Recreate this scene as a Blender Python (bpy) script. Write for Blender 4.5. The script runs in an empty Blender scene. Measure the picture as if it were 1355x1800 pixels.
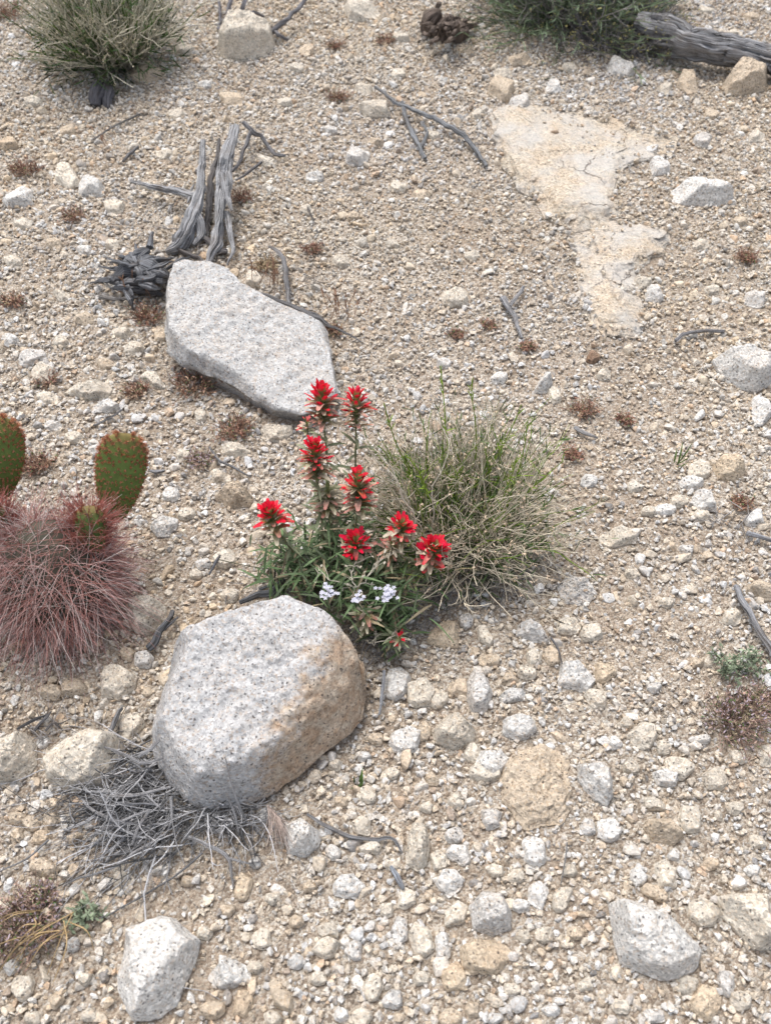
import bpy, bmesh, math, random
import numpy as np
from mathutils import Vector

S = bpy.context.scene
C = S.collection
R = math.radians
# ------------------------------------------------------------------ camera, sky, sun, exposure
CAMZ, PITCH, VFOV = 1.20, 54.0, 62.0
FPX = 900.0 / math.tan(R(VFOV / 2))
cam_d = bpy.data.cameras.new("camera")
cam = bpy.data.objects.new("camera", cam_d)
C.objects.link(cam)
cam.location = (0, 0, CAMZ)
cam.rotation_euler = (R(90 - PITCH), 0, 0)
cam_d.sensor_fit = 'VERTICAL'
cam_d.sensor_height = 24.0
cam_d.lens = 12.0 / math.tan(R(VFOV / 2))
cam_d.clip_start = 0.02
cam_d.clip_end = 400
cam_d.dof.use_dof = True
cam_d.dof.focus_distance = 1.42
cam_d.dof.aperture_fstop = 3.6
S.camera = cam

W = bpy.data.worlds.new("World")
S.world = W
W.use_nodes = True
wn = W.node_tree
bg = wn.nodes["Background"]
sky = wn.nodes.new("ShaderNodeTexSky")
sky.sky_type = 'NISHITA'
sky.sun_disc = False
sky.sun_elevation = R(65)
sky.sun_rotation = R(-28)
sky.dust_density = 4.0
sky.ozone_density = 0.6
hs = wn.nodes.new("ShaderNodeHueSaturation")
hs.inputs["Saturation"].default_value = 0.5
wn.links.new(sky.outputs[0], hs.inputs["Color"])
wn.links.new(hs.outputs[0], bg.inputs[0])
bg.inputs[1].default_value = 0.145
sun_d = bpy.data.lights.new("sun", 'SUN')
sun = bpy.data.objects.new("sun", sun_d)
C.objects.link(sun)
sun_d.energy = 1.5
sun_d.angle = R(28)
sun_d.color = (1.0, 0.985, 0.965)
sun.rotation_euler = (R(-25), 0, R(28))
sun.location = (0, 0, 5)
S.view_settings.view_transform = 'Standard'
S.view_settings.look = 'None'
S.view_settings.exposure = 0.72
S.view_settings.gamma = 1.0

# ------------------------------------------------------------------ helpers
rng = np.random.default_rng(7)
random.seed(7)


def vnoise(p, seed=0):
    """value noise in -1..1, p (n,3)"""
    p = np.asarray(p, float)
    i = np.floor(p).astype(np.int64)
    f = p - i
    f = f * f * (3 - 2 * f)

    def hsh(a):
        n = (a[:, 0] * 374761393 + a[:, 1] * 668265263 + a[:, 2] * 2147483647 + seed * 974634777) & 0xFFFFFFFF
        n = ((n ^ (n >> 13)) * 1274126177) & 0xFFFFFFFF
        n = ((n ^ (n >> 15)) * 2246822519) & 0xFFFFFFFF
        n = n ^ (n >> 16)
        return (n & 0xFFFFFF) / 0xFFFFFF
    out = 0
    for dx in (0, 1):
        wx = f[:, 0] if dx else 1 - f[:, 0]
        for dy in (0, 1):
            wy = f[:, 1] if dy else 1 - f[:, 1]
            for dz in (0, 1):
                wz = f[:, 2] if dz else 1 - f[:, 2]
                out = out + hsh(i + np.array([dx, dy, dz])) * wx * wy * wz
    return out * 2 - 1


def fbm(p, seed=0, octv=4, gain=0.5):
    p = np.asarray(p, float)
    a, o, t = 1.0, 0.0, 0.0
    for k in range(octv):
        o = o + a * vnoise(p * (2.03 ** k) + k * 17.3, seed + k)
        t += a
        a *= gain
    return o / t


def H(x, y):
    """ground height"""
    x = np.atleast_1d(np.asarray(x, float))
    y = np.atleast_1d(np.asarray(y, float))
    p = np.stack([x, y, x * 0 + 3.1], 1)
    near = 1.0
    return 0.016 * vnoise(p * 1.7, 5) * near + 0.007 * vnoise(p * 5.3, 9) + 0.003 * vnoise(p * 17, 11)


def h1(x, y):
    return float(H(x, y)[0])


sp, cp = math.sin(R(PITCH)), math.cos(R(PITCH))


def at(px, py, z=0.0):
    """the point z above the ground where the photo's pixel falls"""
    u, v = (px - 677.5) / FPX, (900.0 - py) / FPX
    d = Vector((u, v * sp + cp, v * cp - sp))
    g = 0.0
    for _ in range(4):
        t = (g + z - CAMZ) / d.z
        p = Vector((0, 0, CAMZ)) + d * t
        g = h1(p.x, p.y)
    return Vector((p.x, p.y, g + z))


def mpp(px, py):
    """metres per pixel of the photo at the ground there"""
    v = (900.0 - py) / FPX
    t = CAMZ / (sp - v * cp)
    return t / FPX


def to_px(x, y, z=0.0):
    dx, dy, dz = x, y, z - CAMZ
    depth = dy * cp - dz * sp
    up = dy * sp + dz * cp
    return 677.5 + FPX * dx / depth, 900.0 - FPX * up / depth


def tag(o, label=None, cat=None, group=None, kind=None):
    if label: o['label'] = label
    if cat: o['category'] = cat
    if group: o['group'] = group
    if kind: o['kind'] = kind
    return o


def empty(name, loc, label, cat, group=None):
    o = bpy.data.objects.new(name, None)
    o.empty_display_size = 0.02
    C.objects.link(o)
    o.location = loc
    return tag(o, label, cat, group)


def mesh_np(name, V, loops, sizes, smooth=True, col=None, uv=None, extra=None):
    me = bpy.data.meshes.new(name)
    V = np.asarray(V, np.float32)
    loops = np.asarray(loops, np.int32)
    sizes = np.asarray(sizes, np.int32)
    me.vertices.add(len(V))
    me.vertices.foreach_set("co", V.ravel())
    me.loops.add(len(loops))
    me.loops.foreach_set("vertex_index", loops)
    me.polygons.add(len(sizes))
    starts = np.concatenate([[0], np.cumsum(sizes)[:-1]]).astype(np.int32)
    me.polygons.foreach_set("loop_start", starts)
    me.polygons.foreach_set("loop_total", sizes)
    me.polygons.foreach_set("use_smooth", np.full(len(sizes), bool(smooth)))
    me.update(calc_edges=True)
    if col is not None:
        a = me.color_attributes.new("Col", 'FLOAT_COLOR', 'POINT')
        c4 = np.ones((len(V), 4), np.float32)
        c4[:, :3] = col
        a.data.foreach_set("color", c4.ravel())
    if uv is not None:
        l = me.uv_layers.new(name="UVMap")
        l.data.foreach_set("uv", np.asarray(uv, np.float32)[loops].ravel())
    for k, v in (extra or {}).items():
        a = me.attributes.new(k, 'FLOAT', 'POINT')
        a.data.foreach_set("value", np.asarray(v, np.float32))
    return me


def link(name, me, mat, parent=None, loc=None):
    o = bpy.data.objects.new(name, me)
    if mat and not me.materials:
        me.materials.append(mat)
    C.objects.link(o)
    if parent is not None:
        o.parent = parent
    if loc is not None:
        o.location = loc
    return o


class MB:
    def __init__(s):
        s.V, s.L, s.Z, s.K, s.U, s.n = [], [], [], [], [], 0

    def add(s, V, faces, col, uv=None):
        V = np.asarray(V, float)
        F = np.asarray(faces, np.int64)
        s.V.append(V)
        s.L.append((F + s.n).ravel())
        s.Z.append(np.full(len(F), F.shape[1]))
        c = np.asarray(col, float)
        if c.ndim == 1:
            c = np.tile(c, (len(V), 1))
        s.K.append(c)
        s.U.append(np.zeros((len(V), 2)) if uv is None else uv)
        s.n += len(V)

    def build(s, name, mat, parent=None, origin=None, smooth=True):
        V = np.concatenate(s.V)
        if origin is None:
            origin = parent.location if parent is not None else Vector((0, 0, 0))
        if parent is not None and parent.parent is not None:
            origin = parent['_org'] if '_org' in parent else origin
        og = np.array(origin[:])
        me = mesh_np(name, V - og, np.concatenate(s.L), np.concatenate(s.Z), smooth, np.concatenate(s.K), np.concatenate(s.U))
        return link(name, me, mat, parent, None if parent is not None else Vector(og))

    def tube(s, P, rad, col, sides=4, close=True):
        P = np.asarray(P, float)
        n = len(P)
        rad = np.broadcast_to(np.asarray(rad, float), (n,))
        T = np.gradient(P, axis=0)
        T /= np.linalg.norm(T, axis=1)[:, None] + 1e-12
        m = T.mean(0)
        ref = np.array([0, 0, 1.0]) if abs(m[2]) < 0.75 * (np.linalg.norm(m) + 1e-9) else np.array([1.0, 0.2, 0])
        A = np.cross(T, ref)
        A /= np.linalg.norm(A, axis=1)[:, None] + 1e-12
        B = np.cross(T, A)
        th = np.arange(sides) * 2 * math.pi / sides
        V = P[:, None, :] + rad[:, None, None] * (np.cos(th)[None, :, None] * A[:, None, :] + np.sin(th)[None, :, None] * B[:, None, :])
        V = V.reshape(-1, 3)
        i, j = np.meshgrid(np.arange(n - 1), np.arange(sides), indexing='ij')
        a = i * sides + j
        b = i * sides + (j + 1) % sides
        F = np.stack([a, b, b + sides, a + sides], -1).reshape(-1, 4)
        c = np.asarray(col, float)
        if c.ndim == 2:
            c = np.repeat(c, sides, axis=0)
        s.add(V, F, c)

    def blade(s, base, d, nrm, length, width, cb, ct, bend=0.3, seg=4, fold=0.25, prof=None):
        """a leaf or bract: strip three vertices wide"""
        d = np.asarray(d, float); d /= np.linalg.norm(d)
        nrm = np.asarray(nrm, float); nrm = nrm - d * nrm.dot(d)
        nrm /= np.linalg.norm(nrm) + 1e-9
        side = np.cross(d, nrm)
        V, K = [], []
        for k in range(seg + 1):
            t = k / seg
            c = base + d * length * t + nrm * (-bend * length * t * t)
            w = width * (prof(t) if prof else (math.sin(math.pi * min(1, 0.12 + 0.88 * t)) ** 0.8 + 0.05)) * 0.5
            V += [c - side * w + nrm * w * fold, c, c + side * w + nrm * w * fold]
            K += [np.asarray(cb) * (1 - t) + np.asarray(ct) * t] * 3 if not callable(cb) else [cb(t)] * 3
        F = []
        for k in range(seg):
            a = 3 * k
            F += [(a, a + 1, a + 4, a + 3), (a + 1, a + 2, a + 5, a + 4)]
        s.add(np.array(V), F, np.array(K))


# ------------------------------------------------------------------ materials
def new_mat(name):
    m = bpy.data.materials.new(name)
    m.use_nodes = True
    nt = m.node_tree
    return m, nt, nt.nodes["Principled BSDF"]


def N(nt, t, **kw):
    n = nt.nodes.new(t)
    for k, v in kw.items():
        setattr(n, k, v)
    return n


def mixc(nt, fac, a, b, mode='MIX'):
    n = N(nt, "ShaderNodeMix", data_type='RGBA', blend_type=mode)
    for i, v in ((0, fac), (6, a), (7, b)):
        if hasattr(v, 'links'):
            nt.links.new(v, n.inputs[i])
        elif v is not None:
            n.inputs[i].default_value = v if i == 0 or len(v) == 4 else (*v, 1)
    return n.outputs[2]


def ramp(nt, src, stops):
    n = N(nt, "ShaderNodeValToRGB")
    e = n.color_ramp.elements
    while len(e) < len(stops):
        e.new(0.5)
    for k, (p, c) in enumerate(stops):
        e[k].position = p
        e[k].color = (c, c, c, 1) if isinstance(c, (int, float)) else (*c, 1)
    nt.links.new(src, n.inputs[0])
    return n.outputs[0]


def math_n(nt, op, a, b=None, clamp=False):
    n = N(nt, "ShaderNodeMath", operation=op, use_clamp=clamp)
    for i, v in ((0, a), (1, b)):
        if v is None: continue
        if hasattr(v, 'links'): nt.links.new(v, n.inputs[i])
        else: n.inputs[i].default_value = v
    return n.outputs[0]


def noise(nt, vec, scale, detail=4, rough=0.55, out=0):
    n = N(nt, "ShaderNodeTexNoise")
    n.inputs["Scale"].default_value = scale
    n.inputs["Detail"].default_value = detail
    n.inputs["Roughness"].default_value = rough
    nt.links.new(vec, n.inputs["Vector"])
    return n.outputs[out]


def voro(nt, vec, scale, feature='F1'):
    n = N(nt, "ShaderNodeTexVoronoi", feature=feature)
    n.inputs["Scale"].default_value = scale
    nt.links.new(vec, n.inputs["Vector"])
    return n


def granite(name, use_attr=False, speck=1.0, stain_col=(0.36, 0.235, 0.14), bump=1.0, contrast=1.0, grain=1.0):
    m, nt, bs = new_mat(name)
    tc = N(nt, "ShaderNodeTexCoord")
    oi = N(nt, "ShaderNodeObjectInfo")
    if use_attr:
        at_ = N(nt, "ShaderNodeAttribute", attribute_name="Col")
        base, vec, alpha = at_.outputs["Color"], tc.outputs["Object"], None
    else:
        base, alpha = oi.outputs["Color"], oi.outputs["Alpha"]
        add = N(nt, "ShaderNodeVectorMath", operation='ADD')
        mul = math_n(nt, 'MULTIPLY', oi.outputs["Random"], 37.0)
        nt.links.new(tc.outputs["Object"], add.inputs[0])
        nt.links.new(mul, add.inputs[1])
        vec = add.outputs[0]
    # warp
    wv = N(nt, "ShaderNodeVectorMath", operation='MULTIPLY_ADD')
    nt.links.new(noise(nt, vec, 180, 2, 0.5, 1), wv.inputs[0])
    wv.inputs[1].default_value = (0.006, 0.006, 0.006)
    nt.links.new(vec, wv.inputs[2])
    v2 = wv.outputs[0]
    # mineral grains: feldspar (white), quartz (grey), iron (warm)
    vg = voro(nt, v2, 330 / grain)
    sep = N(nt, "ShaderNodeSeparateColor")
    nt.links.new(vg.outputs["Color"], sep.inputs[0])
    g1 = ramp(nt, sep.outputs[0], [(0.0, 1 - 0.42 * contrast), (0.25, 1 - 0.12 * contrast), (0.6, 1.0), (1.0, 1.0 + 0.28 * contrast)])
    c = mixc(nt, 1.0, base, g1, 'MULTIPLY')
    warm = ramp(nt, sep.outputs[1], [(0.80, 0.0), (0.86, 0.55)])
    c = mixc(nt, math_n(nt, 'MULTIPLY', warm, 0.55 * contrast), c, (0.42, 0.27, 0.14))
    # patches of weathering
    pn = noise(nt, vec, 22, 5, 0.6)
    pm = ramp(nt, pn, [(0.42, 0.0), (0.68, 1.0)])
    if alpha is not None:
        pm = math_n(nt, 'MULTIPLY', pm, alpha)
    else:
        pm = math_n(nt, 'MULTIPLY', pm, 0.3)
    c = mixc(nt, pm, c, mixc(nt, 1.0, (0.50, 0.39, 0.28), g1, 'MULTIPLY'))
    # shaped stain from the mesh
    st = N(nt, "ShaderNodeAttribute", attribute_name="stain")
    sn = noise(nt, vec, 35, 6, 0.7)
    sm = math_n(nt, 'ADD', st.outputs["Fac"], math_n(nt, 'MULTIPLY', math_n(nt, 'SUBTRACT', sn, 0.5), 2.2))
    sm = ramp(nt, sm, [(0.40, 0.0), (0.85, 0.85)])
    sm = math_n(nt, 'MULTIPLY', sm, math_n(nt, 'GREATER_THAN', st.outputs["Fac"], 0.01))
    scol = mixc(nt, ramp(nt, noise(nt, vec, 60, 4, 0.6), [(0.35, 0.0), (0.65, 1.0)]), stain_col, (0.45, 0.37, 0.28))
    scol = mixc(nt, 1.0, scol, g1, 'MULTIPLY')
    c = mixc(nt, sm, c, scol)
    # dark mica specks, two sizes
    for sc, th, k in ((170, 0.22, 0.85), (420, 0.20, 0.7)):
        vs = voro(nt, v2, sc / grain)
        d = ramp(nt, vs.outputs["Distance"], [(th * 0.8, 1.0), (th * 1.35, 0.0)])
        s2 = N(nt, "ShaderNodeSeparateColor")
        nt.links.new(vs.outputs["Color"], s2.inputs[0])
        pick = math_n(nt, 'GREATER_THAN', s2.outputs[0], 0.58)
        f = math_n(nt, 'MULTIPLY', math_n(nt, 'MULTIPLY', d, pick), k * speck)
        c = mixc(nt, f, c, (0.045, 0.04, 0.04))
    nt.links.new(c, bs.inputs["Base Color"])
    bs.inputs["Roughness"].default_value = 0.9
    bs.inputs["Specular IOR Level"].default_value = 0.25
    b1 = N(nt, "ShaderNodeBump")
    b1.inputs["Strength"].default_value = 0.75 * bump
    b1.inputs["Distance"].default_value = 0.004
    hgt = math_n(nt, 'ADD', noise(nt, vec, 110, 6, 0.72), math_n(nt, 'MULTIPLY', vg.outputs["Distance"], 0.25))
    nt.links.new(hgt, b1.inputs["Height"])
    nt.links.new(b1.outputs[0], bs.inputs["Normal"])
    return m


M_ROCK = granite("granite_rock", speck=0.95, bump=1.1, contrast=0.95, grain=1.05)
M_GRAVEL = granite("granite_gravel", True, speck=0.55, bump=0.7, contrast=0.8, grain=0.8)


def soil():
    m, nt, bs = new_mat("decomposed_granite_soil")
    tc = N(nt, "ShaderNodeTexCoord")
    v = tc.outputs["Object"]
    vg = voro(nt, v, 320)
    vg2 = voro(nt, v, 120)
    s = N(nt, "ShaderNodeSeparateColor")
    nt.links.new(vg.outputs["Color"], s.inputs[0])
    grain = ramp(nt, s.outputs[0], [(0.0, (0.19, 0.15, 0.115)), (0.35, (0.34, 0.28, 0.22)), (0.7, (0.48, 0.42, 0.345)), (1.0, (0.57, 0.54, 0.485))])
    s2 = N(nt, "ShaderNodeSeparateColor")
    nt.links.new(vg2.outputs["Color"], s2.inputs[0])
    g2 = ramp(nt, s2.outputs[0], [(0.0, 0.75), (1.0, 1.2)])
    c = mixc(nt, 1.0, grain, g2, 'MULTIPLY')
    big = noise(nt, v, 3.5, 5, 0.6)
    c = mixc(nt, ramp(nt, big, [(0.4, 0.0), (0.65, 0.55)]), c, (0.31, 0.235, 0.17))
    nt.links.new(c, bs.inputs["Base Color"])
    bs.inputs["Roughness"].default_value = 0.95
    bs.inputs["Specular IOR Level"].default_value = 0.2
    b = N(nt, "ShaderNodeBump")
    b.inputs["Strength"].default_value = 1.0
    b.inputs["Distance"].default_value = 0.005
    h = math_n(nt, 'SUBTRACT', noise(nt, v, 90, 6, 0.7), math_n(nt, 'MULTIPLY', vg.outputs["Distance"], 0.5))
    h = math_n(nt, 'SUBTRACT', h, math_n(nt, 'MULTIPLY', vg2.outputs["Distance"], 0.6))
    nt.links.new(h, b.inputs["Height"])
    nt.links.new(b.outputs[0], bs.inputs["Normal"])
    return m


def plant_mat(name, rough=0.6, trans=0.0, var=0.25):
    m, nt, bs = new_mat(name)
    a = N(nt, "ShaderNodeAttribute", attribute_name="Col")
    tc = N(nt, "ShaderNodeTexCoord")
    n = noise(nt, tc.outputs["Object"], 140, 3, 0.6)
    r = ramp(nt, n, [(0.3, 1 - var), (0.7, 1 + var)])
    c = mixc(nt, 1.0, a.outputs["Color"], r, 'MULTIPLY')
    nt.links.new(c, bs.inputs["Base Color"])
    bs.inputs["Roughness"].default_value = rough
    bs.inputs["Specular IOR Level"].default_value = 0.3
    if trans:
        out = nt.nodes["Material Output"]
        tr = N(nt, "ShaderNodeBsdfTranslucent")
        nt.links.new(c, tr.inputs[0])
        mx = N(nt, "ShaderNodeMixShader")
        mx.inputs[0].default_value = trans
        nt.links.new(bs.outputs[0], mx.inputs[1])
        nt.links.new(tr.outputs[0], mx.inputs[2])
        nt.links.new(mx.outputs[0], out.inputs[0])
    return m


M_SOIL = soil()
M_LEAF = plant_mat("leaf", 0.55, 0.25)
M_PETAL = plant_mat("red_bract", 0.5, 0.3, 0.15)
M_STEM = plant_mat("dry_stem", 0.8)
M_SPINE = plant_mat("cactus_spine", 0.4, 0.15, 0.1)
M_PAD = plant_mat("cactus_skin", 0.85, 0.0, 0.18)


def wood_mat():
    m, nt, bs = new_mat("weathered_wood")
    uv = N(nt, "ShaderNodeUVMap")
    mp = N(nt, "ShaderNodeMapping")
    mp.inputs["Scale"].default_value = (1.8, 0.7, 1.0)
    nt.links.new(uv.outputs[0], mp.inputs[0])
    oi = N(nt, "ShaderNodeObjectInfo")
    n1 = noise(nt, mp.outputs[0], 7.0, 8, 0.7)
    c = ramp(nt, n1, [(0.38, (0.02, 0.018, 0.017)), (0.45, (0.22, 0.21, 0.20)), (0.53, (0.40, 0.39, 0.38)), (0.66, (0.60, 0.59, 0.58))])
    c = mixc(nt, 1.0, c, oi.outputs["Color"], 'MULTIPLY')
    tc = N(nt, "ShaderNodeTexCoord")
    n2 = noise(nt, tc.outputs["Object"], 30, 4, 0.6)
    c = mixc(nt, ramp(nt, n2, [(0.5, 0.0), (0.75, 0.5)]), c, (0.15, 0.115, 0.085))
    nt.links.new(c, bs.inputs["Base Color"])
    bs.inputs["Roughness"].default_value = 0.85
    bs.inputs["Specular IOR Level"].default_value = 0.25
    b = N(nt, "ShaderNodeBump")
    b.inputs["Strength"].default_value = 1.0
    b.inputs["Distance"].default_value = 0.004
    nt.links.new(n1, b.inputs["Height"])
    nt.links.new(b.outputs[0], bs.inputs["Normal"])
    return m


M_WOOD = wood_mat()

# ------------------------------------------------------------------ ground sheet
def axis(lo, hi, step, far):
    c = list(np.arange(lo, hi + 1e-6, step))
    s_, a, b = step, c[0], c[-1]
    L, Rr = [], []
    while b < far:
        s_ *= 1.25
        a -= s_
        b += s_
        L.append(a)
        Rr.append(b)
    return np.array(L[::-1] + c + Rr)


gx = axis(-2.0, 2.0, 0.010, 130)
gy = axis(-0.4, 3.4, 0.010, 130)
X, Y = np.meshgrid(gx, gy, indexing='ij')
zz = H(X.ravel(), Y.ravel())
near = np.exp(-np.maximum(0, np.hypot(X.ravel(), Y.ravel() - 1.4) - 2.6) ** 2)
pp = np.stack([X.ravel(), Y.ravel(), zz * 0], 1)
zz = zz + 0.0022 * vnoise(pp * 55, 3) * near + 0.0015 * vnoise(pp * 90, 4) * near
farr = np.hypot(X.ravel(), Y.ravel())
zz = zz + np.minimum(1, np.maximum(0, farr - 6) / 30) * 0.8 * vnoise(pp * 0.07, 8)
nX, nY = len(gx), len(gy)
i, j = np.meshgrid(np.arange(nX - 1), np.arange(nY - 1), indexing='ij')
a = i * nY + j
F = np.stack([a, a + nY, a + nY + 1, a + 1], -1).reshape(-1, 4)
me = mesh_np("ground", np.stack([X.ravel(), Y.ravel(), zz], 1), F.ravel(), np.full(len(F), 4), True)
tag(link("ground", me, M_SOIL), kind='structure')

# ------------------------------------------------------------------ stones
OCC_N = 5
GX0, GY0, CELL = -2.3, -0.5, 0.005
occ = np.zeros((int(4.6 / CELL), int(4.6 / CELL)), bool)
low = np.zeros(occ.shape, bool)     # flush bedrock: some grit lies on it


def poly_ray(P, th):
    """distance from origin to a star-shaped closed outline P at angles th"""
    out = np.full(len(th), np.nan)
    d = np.stack([np.cos(th), np.sin(th)], 1)
    n = len(P)
    best = np.zeros(len(th))
    for k in range(n):
        a_, b_ = P[k], P[(k + 1) % n]
        e = b_ - a_
        den = d[:, 0] * e[1] - d[:, 1] * e[0]
        den = np.where(abs(den) < 1e-12, 1e-12, den)
        t = (a_[0] * e[1] - a_[1] * e[0]) / den
        u = (a_[0] * d[:, 1] - a_[1] * d[:, 0]) / den
        ok = (u >= -1e-6) & (u <= 1 + 1e-6) & (t > 0)
        best = np.where(ok & (t > best), t, best)
    best[best == 0] = np.median(best)
    return best


def smin(a_, b_, k):
    h_ = np.clip(0.5 + 0.5 * (b_ - a_) / k, 0, 1)
    return b_ * (1 - h_) + a_ * h_ - k * h_ * (1 - h_)


def rock_mesh(P, h, seed, nt_=64, ns=18, rough=0.05, slope=(1.2, 3.0), cuts=None, nfac=4, ground_fn=None, top=(0, 0), stain=None, sink=0.35, foot=0.0, back=1.5, cutk=0.09):
    r_ = np.random.default_rng(seed)
    P = np.asarray(P, float)
    size = np.abs(P).max()
    th = np.linspace(0, 2 * math.pi, nt_, endpoint=False)
    rr = poly_ray(P, th)
    rr = (np.roll(rr, 1) + 2 * rr + np.roll(rr, -1)) / 4 if nt_ < 100 else rr
    jit = fbm(np.stack([np.cos(th) * 2.2, np.sin(th) * 2.2, th * 0], 1) + seed % 97, seed, 3)
    rr = rr * (1 + 0.035 * jit)
    u = np.linspace(0, 1, ns)
    s_ = 1 - (1 - u) ** 1.7
    Rg = rr[:, None] * s_[None, :]
    x = (np.cos(th)[:, None] * Rg).ravel()
    y = (np.sin(th)[:, None] * Rg).ravel()
    ring = np.stack([np.cos(th) * rr, np.sin(th) * rr], 1)
    step = max(1, nt_ // 24)
    # distance to outline, with a slope that varies round the stone
    Q = np.stack([x, y], 1)
    z = np.full(len(x), h * 3.0)
    n = len(P)
    ks = r_.uniform(slope[0], slope[1], n)
    for k in range(n):
        mid_ = (P[k] + P[(k + 1) % n]) / 2
        if mid_[1] > 0.25 * size: ks[k] *= back
    for k in range(n):
        a_, b_ = P[k], P[(k + 1) % n]
        e = b_ - a_
        t = np.clip(((Q - a_) @ e) / (e @ e + 1e-12), 0, 1)
        dd = np.linalg.norm(Q - (a_ + t[:, None] * e), axis=1)
        z = smin(z, dd * ks[k] + foot * h, 0.08 * h)
    tilt = r_.normal(0, 0.12, 2) + np.array(top)
    z = smin(z, h * 0.95 + x * tilt[0] + y * tilt[1], 0.18 * h)
    for k in range(nfac):
        an = r_.uniform(0, 2 * math.pi)
        nd = np.array([math.cos(an), math.sin(an)])
        off = r_.uniform(0.1, 0.6) * size
        z = smin(z, h * r_.uniform(0.8, 1.0) - (Q @ nd - off) * r_.uniform(0.3, 1.1), 0.03 * h)
    for (px_, py_, nx_, ny_, sl, h0) in (cuts or []):
        z = smin(z, h0 - ((x - px_) * nx_ + (y - py_) * ny_) * sl, cutk * h)
    z = np.maximum(z, 0)
    p3 = np.stack([x, y, z], 1)
    q = p3 / size
    off = r_.uniform(0, 50, 3)
    fade = np.clip(1 - np.repeat(s_[None, :], nt_, 0).ravel() ** 6, 0.25, 1)
    z = z + h * rough * 2.2 * fbm(q * 3.1 + off, seed, 4, 0.55) * fade + h * rough * 0.7 * vnoise(q * 17 + off, seed + 3) * fade
    lat = rough * 0.6 * size
    x = x + lat * fbm(q * 4.1 + off + 9, seed + 5, 4, 0.6)
    y = y + lat * fbm(q * 4.1 + off + 19, seed + 6, 4, 0.6)
    V = np.stack([x, y, z], 1).reshape(nt_, ns, 3)
    skirt = V[:, -1:, :].copy()
    skirt[..., 2] = -h * sink - 0.025
    skirt[..., :2] *= (0.86 if foot > 0 else 0.93)
    if foot > 0:
        mid = V[:, -1:, :].copy()
        mid[..., 2] = foot * h * 0.35
        mid[..., :2] *= 0.90
        V = np.concatenate([V, mid], 1)
    V = np.concatenate([V, skirt], 1)
    n2 = V.shape[1]
    V = V[:, 1:, :]
    n2 -= 1
    cz = z.reshape(nt_, ns)[:, 0].mean()
    flat = V.reshape(-1, 3)
    i_, j_ = np.meshgrid(np.arange(nt_), np.arange(n2 - 1), indexing='ij')
    a_ = i_ * n2 + j_
    b_ = ((i_ + 1) % nt_) * n2 + j_
    quads = np.stack([a_, a_ + 1, b_ + 1, b_], -1).reshape(-1, 4)
    ci, bi = len(flat), len(flat) + 1
    flat = np.concatenate([flat, [[x[0], y[0], cz], [0, 0, -h * sink - 0.027]]])
    ii = np.arange(nt_)
    nx = (ii + 1) % nt_
    tri1 = np.stack([np.full(nt_, ci), ii * n2, nx * n2], -1)
    tri2 = np.stack([np.full(nt_, bi), nx * n2 + n2 - 1, ii * n2 + n2 - 1], -1)
    loops = np.concatenate([quads.ravel(), tri1.ravel(), tri2.ravel()])
    sizes = np.concatenate([np.full(len(quads), 4), np.full(2 * nt_, 3)])
    ex = {}
    if stain is not None:
        ex['stain'] = stain(flat)
    return mesh_np("stone", flat, loops, sizes, True, extra=ex)


COL = {  # linear base colour, weathering amount
    'white': ((0.59, 0.575, 0.545), 0.2), 'grey': ((0.54, 0.52, 0.49), 0.2), 'cream': ((0.57, 0.52, 0.44), 0.25),
    'tan': ((0.50, 0.42, 0.325), 0.4), 'orange': ((0.52, 0.43, 0.32), 1.0), 'brown': ((0.20, 0.13, 0.09), 0.6),
}
stones = []   # (object, px, py, w, colour) of those still to be labelled


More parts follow.
